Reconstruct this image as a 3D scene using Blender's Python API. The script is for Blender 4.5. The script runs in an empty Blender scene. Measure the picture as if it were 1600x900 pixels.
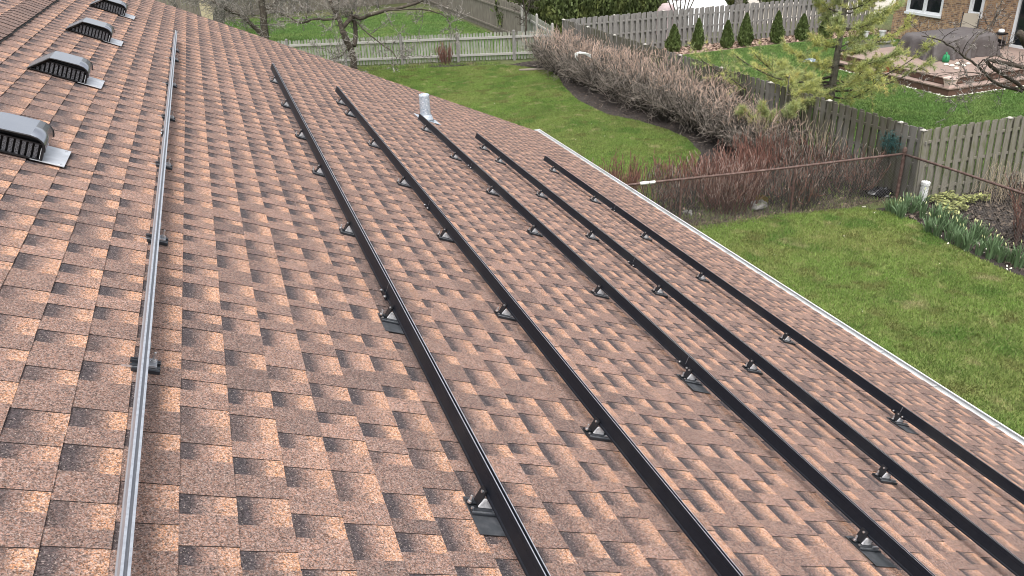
import bpy, math, random
import numpy as np
from mathutils import Vector, Matrix

random.seed(7); RNG = np.random.default_rng(11)
SC = bpy.context.scene
COL = SC.collection

# ------------------------------------------------------------------ camera
CAM_R = np.array([[0.9397593878550978, -0.17856142342950593, 0.291492900429909],
                  [-0.3400751902241234, -0.40190704299214586, 0.8501879755603086],
                  [-0.03465772543370995, -0.898101635037003, -0.4384202267364309]])
CAM_Z = 6.6
cd = bpy.data.cameras.new('camera'); cam = bpy.data.objects.new('camera', cd); COL.objects.link(cam)
cd.sensor_width = 36.0; cd.lens = 36.0 * 1265 / 1600; cd.clip_start = 0.05; cd.clip_end = 1000
M = Matrix.Identity(4)
for i in range(3):
    M[i][0] = CAM_R[i, 0]; M[i][1] = -CAM_R[i, 1]; M[i][2] = -CAM_R[i, 2]
M[2][3] = CAM_Z
cam.matrix_world = M
SC.camera = cam

# ------------------------------------------------------------------ sky, sun, exposure
SUN_EL, SUN_AZ = 66.0, 200.0       # azimuth clockwise from +Y
w = bpy.data.worlds.new('World'); SC.world = w; w.use_nodes = True
nt = w.node_tree; bg = nt.nodes['Background']
sky = nt.nodes.new('ShaderNodeTexSky'); sky.sky_type = 'NISHITA'; sky.sun_disc = False
sky.sun_elevation = math.radians(SUN_EL); sky.sun_rotation = math.radians(SUN_AZ)
sky.air_density = 1.0; sky.dust_density = 5.0; sky.ozone_density = 1.0
hs = nt.nodes.new('ShaderNodeHueSaturation'); hs.inputs['Saturation'].default_value = 0.22
nt.links.new(sky.outputs[0], hs.inputs['Color']); nt.links.new(hs.outputs[0], bg.inputs['Color'])
bg.inputs['Strength'].default_value = 0.15
sd = bpy.data.lights.new('sun', 'SUN'); sun = bpy.data.objects.new('sun', sd); COL.objects.link(sun)
sd.energy = 1.5; sd.angle = math.radians(40); sd.color = (1.0, 0.97, 0.92)
az = math.radians(SUN_AZ); el = math.radians(SUN_EL)
sdir = Vector((math.sin(az) * math.cos(el), math.cos(az) * math.cos(el), math.sin(el)))
sun.rotation_euler = sdir.to_track_quat('Z', 'Y').to_euler(); sun.location = (0, 0, 30)
SC.view_settings.view_transform = 'Standard'; SC.view_settings.look = 'None'
SC.view_settings.gamma = 1.0; SC.view_settings.use_curve_mapping = False
SC.view_settings.exposure = 0.88
SC.cycles.filter_width = 1.0

# ------------------------------------------------------------------ helpers
PITCH = 0.42429215308307455
CP, SP = math.cos(PITCH), math.sin(PITCH)
DROOF = 0.143 / 0.105               # camera height over the roof plane
ROOF0 = np.array([-SP * DROOF, 0.0, CAM_Z - CP * DROOF])

def rw(s, y, h=0.0):
    """roof coordinates (down slope, along eave, above roof) to world"""
    return Vector((ROOF0[0] + s * CP + h * SP, y, ROOF0[2] - s * SP + h * CP))

def ray(px, py):
    d = CAM_R @ np.array([px - 800.0, py - 450.0, 1265.0]); return d

def at(px, py, Y=None, X=None, Z=None):
    d = ray(px, py)
    t = Y / d[1] if Y is not None else X / d[0] if X is not None else (Z - CAM_Z) / d[2]
    return np.array([d[0] * t, d[1] * t, CAM_Z + d[2] * t])

def project(P):
    c = CAM_R.T @ (np.asarray(P, float) - np.array([0, 0, CAM_Z]))
    return 800 + 1265 * c[0] / c[2], 450 + 1265 * c[1] / c[2], c[2]

def tag(o, label=None, cat=None, group=None, kind=None):
    if label: o['label'] = label
    if cat: o['category'] = cat
    if group: o['group'] = group
    if kind: o['kind'] = kind
    return o

def link(name, me, parent=None, loc=(0, 0, 0), rot=(0, 0, 0)):
    o = bpy.data.objects.new(name, me); COL.objects.link(o)
    o.location = loc; o.rotation_euler = rot
    if parent is not None: o.parent = parent
    return o

def empty(name, loc=(0, 0, 0), rot=(0, 0, 0), parent=None):
    o = link(name, None, parent, loc, rot); o.empty_display_size = 0.1
    return o

def copy_tree(o, parent=None):
    c = o.copy(); COL.objects.link(c); c.parent = parent
    for ch in list(o.children): copy_tree(ch, c)
    return c

class MB:
    """collects polygons of one mesh"""
    def __init__(s): s.v = []; s.f = []; s.m = []
    def add(s, v, f, m=0):
        b = len(s.v); s.v += [tuple(p) for p in v]
        for q in f: s.f.append(tuple(b + i for i in q)); s.m.append(m)
    def box(s, x0, x1, y0, y1, z0, z1, m=0, M=None):
        v = [(x0, y0, z0), (x1, y0, z0), (x1, y1, z0), (x0, y1, z0), (x0, y0, z1), (x1, y0, z1), (x1, y1, z1), (x0, y1, z1)]
        if M is not None: v = [tuple(M @ Vector(p)) for p in v]
        s.add(v, [(0, 3, 2, 1), (4, 5, 6, 7), (0, 1, 5, 4), (1, 2, 6, 5), (2, 3, 7, 6), (3, 0, 4, 7)], m)
    def extrude_y(s, prof, y0, y1, m=0, cap=True):
        n = len(prof)
        v = [(x, y0, z) for x, z in prof] + [(x, y1, z) for x, z in prof]
        f = [(i, n + i, n + (i + 1) % n, (i + 1) % n) for i in range(n)]
        if cap: f += [tuple(range(n)), tuple(range(2 * n - 1, n - 1, -1))]
        s.add(v, f, m)
    def prism(s, poly, z0, z1, m=0):
        n = len(poly)
        v = [(x, y, z0) for x, y in poly] + [(x, y, z1) for x, y in poly]
        f = [(i, (i + 1) % n, n + (i + 1) % n, n + i) for i in range(n)]
        f += [tuple(range(n - 1, -1, -1)), tuple(range(n, 2 * n))]
        s.add(v, f, m)
    def tube(s, pts, rad, n=8, m=0, cap=True):
        pts = [Vector(p) for p in pts]
        rad = [rad] * len(pts) if isinstance(rad, (int, float)) else rad
        rings = []
        a = None
        for i, p in enumerate(pts):
            d = (pts[min(i + 1, len(pts) - 1)] - pts[max(i - 1, 0)]).normalized()
            if a is None:
                a = d.cross(Vector((0, 0, 1)) if abs(d.z) < 0.9 else Vector((1, 0, 0))).normalized()
            else:
                a = (a - d * a.dot(d)).normalized()
            b = d.cross(a)
            rings.append([p + (a * math.cos(2 * math.pi * k / n) + b * math.sin(2 * math.pi * k / n)) * rad[i] for k in range(n)])
        v = [q for r in rings for q in r]; f = []
        for i in range(len(pts) - 1):
            for k in range(n):
                f.append((i * n + k, i * n + (k + 1) % n, (i + 1) * n + (k + 1) % n, (i + 1) * n + k))
        if cap: f += [tuple(range(n - 1, -1, -1)), tuple((len(pts) - 1) * n + k for k in range(n))]
        s.add(v, f, m)
    def lathe(s, prof, n=16, cx=0, cy=0, m=0):
        v = []; f = []
        for r, z in prof:
            for k in range(n):
                t = 2 * math.pi * k / n; v.append((cx + r * math.cos(t), cy + r * math.sin(t), z))
        for i in range(len(prof) - 1):
            for k in range(n): f.append((i * n + k, i * n + (k + 1) % n, (i + 1) * n + (k + 1) % n, (i + 1) * n + k))
        f.append(tuple(range(n - 1, -1, -1))); f.append(tuple((len(prof) - 1) * n + k for k in range(n)))
        s.add(v, f, m)
    def mesh(s, name, mats, smooth=False):
        me = bpy.data.meshes.new(name); me.from_pydata(s.v, [], s.f)
        for mt in (mats if isinstance(mats, (list, tuple)) else [mats]): me.materials.append(mt)
        if any(s.m): me.polygons.foreach_set('material_index', s.m)
        if smooth: me.polygons.foreach_set('use_smooth', [True] * len(s.f))
        me.update(); return me
    def build(s, name, mats, parent=None, loc=(0, 0, 0), rot=(0, 0, 0), smooth=False):
        return link(name, s.mesh(name, mats, smooth), parent, loc, rot)

def fast_mesh(name, V, F, mats, mi=None, smooth=False):
    V = np.asarray(V, np.float32); F = np.asarray(F, np.int32); k = F.shape[1]
    me = bpy.data.meshes.new(name)
    me.vertices.add(len(V)); me.vertices.foreach_set('co', V.ravel())
    me.loops.add(F.size); me.loops.foreach_set('vertex_index', F.ravel())
    me.polygons.add(len(F)); me.polygons.foreach_set('loop_start', np.arange(len(F), dtype=np.int32) * k)
    for mt in (mats if isinstance(mats, (list, tuple)) else [mats]): me.materials.append(mt)
    if mi is not None: me.polygons.foreach_set('material_index', np.asarray(mi, np.int32))
    me.update(calc_edges=True); me.validate()
    if not smooth: me.shade_flat()
    return me

def seg_mesh(name, segs, mats, n=3, smooth=True):
    """segs: list of (p0, p1, r0, r1, material)"""
    P0 = np.array([s[0] for s in segs], float); P1 = np.array([s[1] for s in segs], float)
    R0 = np.array([s[2] for s in segs]); R1 = np.array([s[3] for s in segs]); MI = np.array([s[4] for s in segs])
    D = P1 - P0; D /= np.linalg.norm(D, axis=1)[:, None] + 1e-9
    ref = np.where(np.abs(D[:, 2:3]) < 0.9, np.array([[0, 0, 1.0]]), np.array([[1.0, 0, 0]]))
    A = np.cross(D, ref); A /= np.linalg.norm(A, axis=1)[:, None] + 1e-9; B = np.cross(D, A)
    N = len(segs); V = np.zeros((N, 2 * n, 3))
    for k in range(n):
        t = 2 * math.pi * k / n; q = A * math.cos(t) + B * math.sin(t)
        V[:, k] = P0 + q * R0[:, None]; V[:, n + k] = P1 + q * R1[:, None]
    F = np.zeros((N, n, 4), np.int64); base = np.arange(N)[:, None] * 2 * n
    for k in range(n):
        F[:, k] = base + np.array([k, (k + 1) % n, n + (k + 1) % n, n + k])
    return fast_mesh(name, V.reshape(-1, 3), F.reshape(-1, 4), mats, np.repeat(MI, n), smooth)

# ------------------------------------------------------------------ materials
def mat(name, col, rough=0.7, metal=0.0, var=None, bump=None, spec=0.4, island=0.0, trans=0.0):
    """var: list of (scale, colour, low, high[, stretch]); noise blends towards the colour. bump: (scale, strength, dist)"""
    m = bpy.data.materials.new(name); m.use_nodes = True
    t = m.node_tree; N = t.nodes; L = t.links; b = N['Principled BSDF']
    b.inputs['Roughness'].default_value = rough; b.inputs['Metallic'].default_value = metal
    b.inputs['Specular IOR Level'].default_value = spec
    pos = N.new('ShaderNodeNewGeometry')
    src = None
    rgb = N.new('ShaderNodeRGB'); rgb.outputs[0].default_value = (*col, 1); src = rgb.outputs[0]
    for v in (var or []):
        sc, c2, lo, hi = v[:4]
        vec = pos.outputs['Position']
        if len(v) > 4:
            mp = N.new('ShaderNodeMapping'); mp.inputs['Scale'].default_value = v[4]
            L.new(vec, mp.inputs['Vector']); vec = mp.outputs[0]
        nz = N.new('ShaderNodeTexNoise'); nz.inputs['Scale'].default_value = sc; nz.inputs['Detail'].default_value = 4
        L.new(vec, nz.inputs['Vector'])
        r = N.new('ShaderNodeMapRange'); r.inputs['From Min'].default_value = lo; r.inputs['From Max'].default_value = hi
        L.new(nz.outputs['Fac'], r.inputs['Value'])
        mx = N.new('ShaderNodeMix'); mx.data_type = 'RGBA'; mx.inputs['B'].default_value = (*c2, 1)
        L.new(r.outputs[0], mx.inputs['Factor']); L.new(src, mx.inputs['A']); src = mx.outputs['Result']
    if island:
        mm = N.new('ShaderNodeMapRange'); mm.inputs['To Min'].default_value = 1 - island; mm.inputs['To Max'].default_value = 1 + island
        L.new(pos.outputs['Random Per Island'], mm.inputs['Value'])
        hv = N.new('ShaderNodeHueSaturation'); L.new(src, hv.inputs['Color']); L.new(mm.outputs[0], hv.inputs['Value']); src = hv.outputs[0]
    L.new(src, b.inputs['Base Color'])
    if bump:
        nz = N.new('ShaderNodeTexNoise'); nz.inputs['Scale'].default_value = bump[0]; nz.inputs['Detail'].default_value = 6
        L.new(pos.outputs['Position'], nz.inputs['Vector'])
        bp = N.new('ShaderNodeBump'); bp.inputs['Strength'].default_value = bump[1]; bp.inputs['Distance'].default_value = bump[2]
        L.new(nz.outputs['Fac'], bp.inputs['Height']); L.new(bp.outputs[0], b.inputs['Normal'])
    if trans:
        tr = N.new('ShaderNodeBsdfTranslucent'); L.new(src, tr.inputs['Color'])
        ms = N.new('ShaderNodeMixShader'); ms.inputs[0].default_value = trans
        L.new(b.outputs[0], ms.inputs[1]); L.new(tr.outputs[0], ms.inputs[2])
        L.new(ms.outputs[0], N['Material Output'].inputs['Surface'])
    return m

def shingle_material(name, cap=False):
    m = bpy.data.materials.new(name); m.use_nodes = True
    t = m.node_tree; N = t.nodes; L = t.links; b = N['Principled BSDF']
    b.inputs['Roughness'].default_value = 0.92; b.inputs['Specular IOR Level'].default_value = 0.25
    at_ = N.new('ShaderNodeAttribute'); at_.attribute_name = 'tint'
    sep = N.new('ShaderNodeSeparateColor'); L.new(at_.outputs['Color'], sep.inputs[0])
    uv = N.new('ShaderNodeUVMap'); uv.uv_map = 'UVMap'
    su = N.new('ShaderNodeSeparateXYZ'); L.new(uv.outputs[0], su.inputs[0])
    pos = N.new('ShaderNodeNewGeometry')
    def noise(scale, detail=3):
        n = N.new('ShaderNodeTexNoise'); n.inputs['Scale'].default_value = scale; n.inputs['Detail'].default_value = detail
        L.new(pos.outputs['Position'], n.inputs['Vector']); return n.outputs['Fac']
    def math_(op, a, b_=None, c=None):
        n = N.new('ShaderNodeMath'); n.operation = op
        for i, x in enumerate((a, b_, c)):
            if x is None: continue
            if isinstance(x, (int, float)): n.inputs[i].default_value = x
            else: L.new(x, n.inputs[i])
        return n.outputs[0]
    def ramp(x, lo, hi, smooth=True):
        n = N.new('ShaderNodeMapRange'); n.interpolation_type = 'SMOOTHSTEP' if smooth else 'LINEAR'
        n.inputs['From Min'].default_value = lo; n.inputs['From Max'].default_value = hi
        L.new(x, n.inputs['Value']); return n.outputs[0]
    def mix(f, a, c):
        n = N.new('ShaderNodeMix'); n.data_type = 'RGBA'
        if isinstance(f, (int, float)): n.inputs['Factor'].default_value = f
        else: L.new(f, n.inputs['Factor'])
        for k, x in (('A', a), ('B', c)):
            if isinstance(x, tuple): n.inputs[k].default_value = (*x, 1)
            else: L.new(x, n.inputs[k])
        return n.outputs['Result']
    tone, kind, amt = sep.outputs[0], sep.outputs[1], sep.outputs[2]
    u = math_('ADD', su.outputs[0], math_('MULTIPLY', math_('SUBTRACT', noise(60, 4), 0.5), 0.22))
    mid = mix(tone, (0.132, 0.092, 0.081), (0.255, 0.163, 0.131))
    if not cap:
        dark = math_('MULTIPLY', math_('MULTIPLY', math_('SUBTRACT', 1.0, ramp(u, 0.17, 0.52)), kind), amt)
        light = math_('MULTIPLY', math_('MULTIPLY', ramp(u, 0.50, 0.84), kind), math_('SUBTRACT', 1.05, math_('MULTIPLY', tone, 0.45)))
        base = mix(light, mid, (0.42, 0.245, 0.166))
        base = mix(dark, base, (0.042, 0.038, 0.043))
    else:
        base = mix(math_('MULTIPLY', noise(9), 0.4), mid, (0.16, 0.11, 0.098))
    # large weathering
    base = mix(math_('MULTIPLY', ramp(noise(1.3, 2), 0.45, 0.75), 0.22), base, (0.13, 0.086, 0.074))
    # granules
    vo = N.new('ShaderNodeTexVoronoi'); vo.inputs['Scale'].default_value = 330
    L.new(pos.outputs['Position'], vo.inputs['Vector'])
    sv = N.new('ShaderNodeSeparateColor'); L.new(vo.outputs['Color'], sv.inputs[0])
    vo2 = N.new('ShaderNodeTexVoronoi'); vo2.inputs['Scale'].default_value = 190
    L.new(pos.outputs['Position'], vo2.inputs['Vector'])
    sv2 = N.new('ShaderNodeSeparateColor'); L.new(vo2.outputs['Color'], sv2.inputs[0])
    g = math_('ADD', math_('MULTIPLY', sv.outputs[0], 1.08), math_('MULTIPLY', sv2.outputs[0], 0.62))
    gv = N.new('ShaderNodeHueSaturation'); L.new(base, gv.inputs['Color'])
    L.new(math_('ADD', g, 0.18), gv.inputs['Value'])
    L.new(math_('ADD', math_('MULTIPLY', sv.outputs[1], 0.7), 0.65), gv.inputs['Saturation'])
    base = gv.outputs[0]
    base = mix(math_('MULTIPLY', ramp(sv.outputs[2], 0.93, 0.98), 0.34), base, (0.62, 0.5, 0.44))
    base = mix(math_('MULTIPLY', ramp(sv2.outputs[1], 0.82, 0.95), 0.6), base, (0.055, 0.045, 0.045))
    L.new(base, b.inputs['Base Color'])
    bp = N.new('ShaderNodeBump'); bp.inputs['Strength'].default_value = 0.5; bp.inputs['Distance'].default_value = 0.002
    L.new(sv.outputs[0], bp.inputs['Height']); L.new(bp.outputs[0], b.inputs['Normal'])
    return m

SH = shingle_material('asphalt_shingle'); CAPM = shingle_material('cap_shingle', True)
ASPH = mat('asphalt_edge', (0.022, 0.016, 0.015), 0.9)
BLACK = mat('black_anodised', (0.007, 0.008, 0.012), 0.5, 0.0, var=[(40, (0.011, 0.012, 0.017), 0.45, 0.8), (300, (0.010, 0.012, 0.017), 0.4, 0.7), (2.5, (0.016, 0.017, 0.020), 0.5, 0.7)], spec=0.15)
BLACKP = mat('black_powder_coat', (0.008, 0.008, 0.010), 0.5, 0.0, spec=0.4)
RAILTOP = mat('rail_sheen_bare_metal', (0.62, 0.65, 0.70), 0.32, 0.75, var=[(60, (0.48, 0.50, 0.55), 0.4, 0.7)])  # sky sheen of black rail lips put into colour; also bare cut ends
BRIGHT = mat('bright_mill_aluminium', (0.50, 0.50, 0.52), 0.45, 0.15, var=[(90, (0.3, 0.3, 0.32), 0.45, 0.7)])
SILVER = mat('zinc_metal', (0.72, 0.73, 0.75), 0.28, 0.9, var=[(160, (0.45, 0.45, 0.47), 0.45, 0.7)])
GREYAL = mat('grey_aluminium', (0.30, 0.31, 0.34), 0.4, 0.4)
MOUNTM = mat('grey_black_aluminium', (0.05, 0.055, 0.065), 0.38, 0.6)
FLASH = mat('flashing_dark', (0.055, 0.06, 0.068), 0.5, 0.3, var=[(30, (0.10, 0.10, 0.11), 0.45, 0.75)])
VENTTOP = mat('hood_sky_sheen', (0.42, 0.44, 0.49), 0.22, 0.9, var=[(5, (0.38, 0.40, 0.45), 0.4, 0.7)])  # sky reflection on the black hood put into a pale base colour
VENTFL = mat('vent_flashing', (0.58, 0.60, 0.64), 0.42, 0.5, var=[(14, (0.44, 0.46, 0.50), 0.4, 0.7)])
VENTEND = mat('vent_end_metal', (0.7, 0.72, 0.75), 0.4, 0.3)
SLATM = mat('vent_slat', (0.14, 0.145, 0.16), 0.5, 0.2, var=[(220, (0.02, 0.02, 0.024), 0.4, 0.6)])
LEAD = mat('lead_pipe', (0.38, 0.42, 0.47), 0.6, 0.15, var=[(26, (0.24, 0.29, 0.36), 0.46, 0.66), (60, (0.70, 0.73, 0.78), 0.54, 0.7)], bump=(35, 0.4, 0.006))
GUTTER = mat('white_gutter', (0.60, 0.61, 0.62), 0.45, 0.0, var=[(3, (0.46, 0.46, 0.44), 0.45, 0.75, (1, 1, 1)), (40, (0.40, 0.39, 0.36), 0.6, 0.75)])
WALLM = mat('house_siding', (0.55, 0.53, 0.50), 0.8)
WOODG = mat('weathered_grey_wood', (0.175, 0.167, 0.160), 0.9, var=[(6, (0.25, 0.238, 0.222), 0.4, 0.7, (6, 6, 0.7)), (25, (0.12, 0.115, 0.11), 0.5, 0.75, (6, 6, 0.4))], bump=(60, 0.3, 0.004), island=0.22)
WOODY = mat('mossy_weathered_wood', (0.175, 0.162, 0.135), 0.9, var=[(5, (0.115, 0.12, 0.065), 0.45, 0.7, (3, 3, 0.8)), (25, (0.13, 0.12, 0.10), 0.5, 0.75, (6, 6, 0.4))], bump=(60, 0.3, 0.004), island=0.22)
WOODW = mat('pale_weathered_picket', (0.30, 0.30, 0.27), 0.9, var=[(3, (0.19, 0.21, 0.14), 0.4, 0.65, (3, 3, 0.8)), (22, (0.13, 0.13, 0.115), 0.5, 0.75, (6, 6, 0.4))], island=0.25)
WOODR = mat('pale_fence_rail', (0.34, 0.33, 0.305), 0.9, var=[(8, (0.32, 0.31, 0.29), 0.45, 0.7)], island=0.12)
CAPW = mat('lit_post_top', (0.42, 0.40, 0.36), 0.85)  # light caught by the post tops put into this pale colour
WOODD = mat('dark_mossy_wood', (0.105, 0.096, 0.075), 0.9, var=[(5, (0.075, 0.078, 0.042), 0.45, 0.7, (3, 3, 0.8)), (0.5, (0.17, 0.16, 0.145), 0.5, 0.62)], bump=(60, 0.3, 0.004), island=0.3)
WOODB = mat('brown_stockade_wood', (0.15, 0.13, 0.11), 0.9, var=[(4, (0.24, 0.215, 0.18), 0.4, 0.7, (4, 4, 0.6))], island=0.3)
WOODYEL = mat('pale_new_stockade_wood', (0.52, 0.45, 0.30), 0.9, island=0.25)
BARK = mat('dark_bark', (0.060, 0.048, 0.038), 0.95, var=[(9, (0.13, 0.115, 0.085), 0.5, 0.7), (40, (0.03, 0.024, 0.02), 0.5, 0.7)], bump=(45, 0.8, 0.02))
BARKG = mat('grey_lichen_bark', (0.12, 0.108, 0.095), 0.95, var=[(14, (0.30, 0.29, 0.26), 0.5, 0.7), (40, (0.07, 0.06, 0.05), 0.52, 0.72)], bump=(45, 0.6, 0.01))
TWIGG = mat('grey_twig', (0.22, 0.20, 0.18), 0.9, island=0.7)
TWIGD = mat('dark_twig', (0.062, 0.050, 0.042), 0.9, island=0.3)
OLDW = mat('old_hedge_wood', (0.06, 0.054, 0.045), 0.9, island=0.45)
MIDW = mat('mid_hedge_wood', (0.20, 0.172, 0.148), 0.9, island=0.75)
NEWW = mat('new_hedge_growth', (0.33, 0.24, 0.205), 0.85, island=0.35)
TIPW = mat('tan_hedge_tips', (0.46, 0.335, 0.265), 0.85, island=0.3)
DRYG = mat('dry_weeds', (0.17, 0.145, 0.095), 0.9, island=0.6)
REDW = mat('red_dogwood_stem', (0.115, 0.058, 0.046), 0.75, island=0.45)
REDT = mat('red_dogwood_tip', (0.20, 0.098, 0.074), 0.75, island=0.4)
STRAW = mat('dead_straw_stem', (0.40, 0.33, 0.235), 0.9, island=0.35)
NEEDLE = mat('yellow_green_needles', (0.54, 0.55, 0.20), 0.7, var=[(1.1, (0.36, 0.42, 0.18), 0.45, 0.65), (2.3, (0.60, 0.50, 0.19), 0.55, 0.72)], island=0.35, trans=0.4)
NEEDLED = mat('dull_green_needles', (0.33, 0.37, 0.17), 0.7, island=0.35, trans=0.35)
PINEBARK = mat('pine_bark', (0.085, 0.078, 0.062), 0.95, var=[(12, (0.15, 0.14, 0.11), 0.48, 0.7)], bump=(40, 0.6, 0.01))
ARBOR = mat('arborvitae_foliage', (0.095, 0.130, 0.038), 0.75, island=0.45, trans=0.15)
YEW = mat('dark_evergreen_foliage', (0.075, 0.100, 0.030), 0.75, var=[(1.2, (0.15, 0.17, 0.05), 0.5, 0.7)], island=0.5, trans=0.15)
GROUNDM = mat('rough_grass_ground', (0.075, 0.095, 0.030), 0.95, var=[(0.35, (0.11, 0.11, 0.045), 0.4, 0.65), (6, (0.05, 0.06, 0.02), 0.45, 0.7)], bump=(20, 0.8, 0.05))
LAWNM = mat('lawn_soil_grass', (0.14, 0.185, 0.045), 0.95, var=[(0.45, (0.19, 0.20, 0.06), 0.42, 0.62), (0.9, (0.09, 0.135, 0.026), 0.5, 0.66), (5, (0.10, 0.10, 0.035), 0.5, 0.75), (40, (0.05, 0.06, 0.018), 0.5, 0.8)], bump=(60, 0.9, 0.03))
BLADE = mat('lawn_blades', (0.180, 0.275, 0.062), 0.8, var=[(0.22, (0.125, 0.185, 0.045), 0.50, 0.66), (0.45, (0.225, 0.275, 0.080), 0.42, 0.62), (0.9, (0.115, 0.205, 0.042), 0.5, 0.64), (2.2, (0.36, 0.34, 0.155), 0.58, 0.74), (1.1, (0.34, 0.31, 0.16), 0.63, 0.72), (1.5, (0.16, 0.17, 0.055), 0.55, 0.66), (9, (0.11, 0.145, 0.038), 0.53, 0.72)], island=0.35, trans=0.3)
NLAWNM = mat('bright_lawn', (0.075, 0.135, 0.030), 0.95, var=[(0.5, (0.10, 0.15, 0.035), 0.42, 0.62), (6, (0.05, 0.09, 0.02), 0.45, 0.7)], bump=(50, 0.9, 0.03))
NBLADE = mat('bright_blades', (0.125, 0.225, 0.056), 0.8, var=[(0.5, (0.18, 0.255, 0.075), 0.42, 0.62), (2.5, (0.09, 0.16, 0.04), 0.5, 0.7), (8, (0.075, 0.125, 0.034), 0.54, 0.72)], island=0.45, trans=0.3)
MULCH = mat('dark_mulch', (0.043, 0.033, 0.029), 0.95, var=[(2.5, (0.075, 0.064, 0.058), 0.45, 0.7), (30, (0.02, 0.015, 0.013), 0.45, 0.7)], bump=(35, 1.0, 0.06))
LITTER = mat('leaf_litter', (0.085, 0.066, 0.052), 0.9, island=0.85)
CHIP = mat('tan_wood_chips', (0.28, 0.20, 0.155), 0.9, island=0.5)
PETAL = mat('pale_petal', (0.74, 0.70, 0.60), 0.8, island=0.2)
STONE = mat('field_stone', (0.11, 0.105, 0.10), 0.9, var=[(5, (0.25, 0.24, 0.225), 0.45, 0.65), (9, (0.10, 0.11, 0.05), 0.55, 0.7)], bump=(12, 0.8, 0.05))
PEBBLE = mat('white_pebbles', (0.60, 0.58, 0.52), 0.8, island=0.3)
RUST = mat('rusty_brown_pipe', (0.085, 0.050, 0.042), 0.75, var=[(12, (0.16, 0.11, 0.095), 0.45, 0.7)], bump=(80, 0.4, 0.003))
WIRE = mat('dull_wire', (0.16, 0.15, 0.14), 0.6, 0.5)
TAPE = mat('white_tape', (0.78, 0.78, 0.76), 0.6)
DAFF = mat('daffodil_leaf', (0.125, 0.195, 0.095), 0.6, island=0.35, trans=0.25)
DAFFT = mat('daffodil_bud', (0.52, 0.54, 0.27), 0.6, island=0.3)
HELLE = mat('yellow_green_hellebore', (0.30, 0.32, 0.12), 0.7, island=0.5, trans=0.2)
WHITEP = mat('white_pvc', (0.72, 0.73, 0.72), 0.5, var=[(6, (0.5, 0.51, 0.49), 0.5, 0.7)])
BAG = mat('black_plastic_bag', (0.006, 0.007, 0.010), 0.25, spec=0.6)
TEAL = mat('teal_netting', (0.03, 0.085, 0.080), 0.7, island=0.3)
TERRA = mat('terracotta', (0.38, 0.12, 0.06), 0.8, var=[(10, (0.28, 0.10, 0.06), 0.45, 0.7)])
PINKP = mat('pink_planter', (0.78, 0.60, 0.54), 0.8)
DECK = mat('deck_board', (0.265, 0.195, 0.165), 0.75, var=[(3, (0.22, 0.16, 0.135), 0.4, 0.7)], island=0.10)
DECKD = mat('deck_fascia', (0.105, 0.058, 0.042), 0.75, island=0.12)
TARP = mat('grey_tarp', (0.085, 0.074, 0.073), 0.55, var=[(2, (0.10, 0.088, 0.086), 0.4, 0.7)], bump=(7, 0.6, 0.05))
WHITEF = mat('white_window_frame', (0.80, 0.81, 0.82), 0.45)
GLASS = mat('dark_window_glass', (0.015, 0.018, 0.022), 0.06, 0.0, spec=0.7)
SLING = mat('beige_sling', (0.22, 0.195, 0.155), 0.8)
GREEN = mat('green_plastic', (0.02, 0.22, 0.085), 0.4)
BLUE = mat('blue_cloth', (0.10, 0.15, 0.26), 0.8, var=[(14, (0.5, 0.52, 0.55), 0.5, 0.6)])
TARPW = mat('white_tarp', (0.76, 0.77, 0.78), 0.6, bump=(4, 0.5, 0.08))
TARPP = mat('dusty_pink_tarp', (0.42, 0.33, 0.33), 0.7, bump=(4, 0.5, 0.08))
CONC = mat('pale_concrete', (0.42, 0.39, 0.34), 0.9, var=[(1.5, (0.34, 0.31, 0.27), 0.4, 0.7)])
GREYP = mat('grey_planter', (0.26, 0.255, 0.245), 0.85)
LOGM = mat('weathered_log', (0.20, 0.17, 0.14), 0.9)

def brick_material():
    m = bpy.data.materials.new('brick_wall'); m.use_nodes = True
    t = m.node_tree; N = t.nodes; L = t.links; b = N['Principled BSDF']; b.inputs['Roughness'].default_value = 0.9
    pos = N.new('ShaderNodeNewGeometry'); sp_ = N.new('ShaderNodeSeparateXYZ'); L.new(pos.outputs['Position'], sp_.inputs[0])
    ad = N.new('ShaderNodeMath'); L.new(sp_.outputs[0], ad.inputs[0]); L.new(sp_.outputs[1], ad.inputs[1])
    cb = N.new('ShaderNodeCombineXYZ'); L.new(ad.outputs[0], cb.inputs[0]); L.new(sp_.outputs[2], cb.inputs[1])
    br = N.new('ShaderNodeTexBrick'); L.new(cb.outputs[0], br.inputs['Vector'])
    br.inputs['Scale'].default_value = 1.0; br.inputs['Brick Width'].default_value = 0.215; br.inputs['Row Height'].default_value = 0.075
    br.inputs['Mortar Size'].default_value = 0.007; br.inputs['Bias'].default_value = -0.1
    br.inputs['Color1'].default_value = (0.40, 0.24, 0.14, 1); br.inputs['Color2'].default_value = (0.13, 0.08, 0.06, 1)
    br.inputs['Mortar'].default_value = (0.40, 0.36, 0.31, 1)
    nz = N.new('ShaderNodeTexNoise'); nz.inputs['Scale'].default_value = 7; L.new(pos.outputs['Position'], nz.inputs['Vector'])
    r = N.new('ShaderNodeMapRange'); r.inputs['From Min'].default_value = 0.48; r.inputs['From Max'].default_value = 0.66; L.new(nz.outputs['Fac'], r.inputs['Value'])
    mx = N.new('ShaderNodeMix'); mx.data_type = 'RGBA'; mx.inputs['B'].default_value = (0.55, 0.37, 0.22, 1)
    L.new(r.outputs[0], mx.inputs['Factor']); L.new(br.outputs['Color'], mx.inputs['A']); L.new(mx.outputs['Result'], b.inputs['Base Color'])
    bp = N.new('ShaderNodeBump'); bp.inputs['Strength'].default_value = 0.8; bp.inputs['Distance'].default_value = 0.01; bp.invert = True
    L.new(br.outputs['Fac'], bp.inputs['Height']); L.new(bp.outputs[0], b.inputs['Normal'])
    return m
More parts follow.
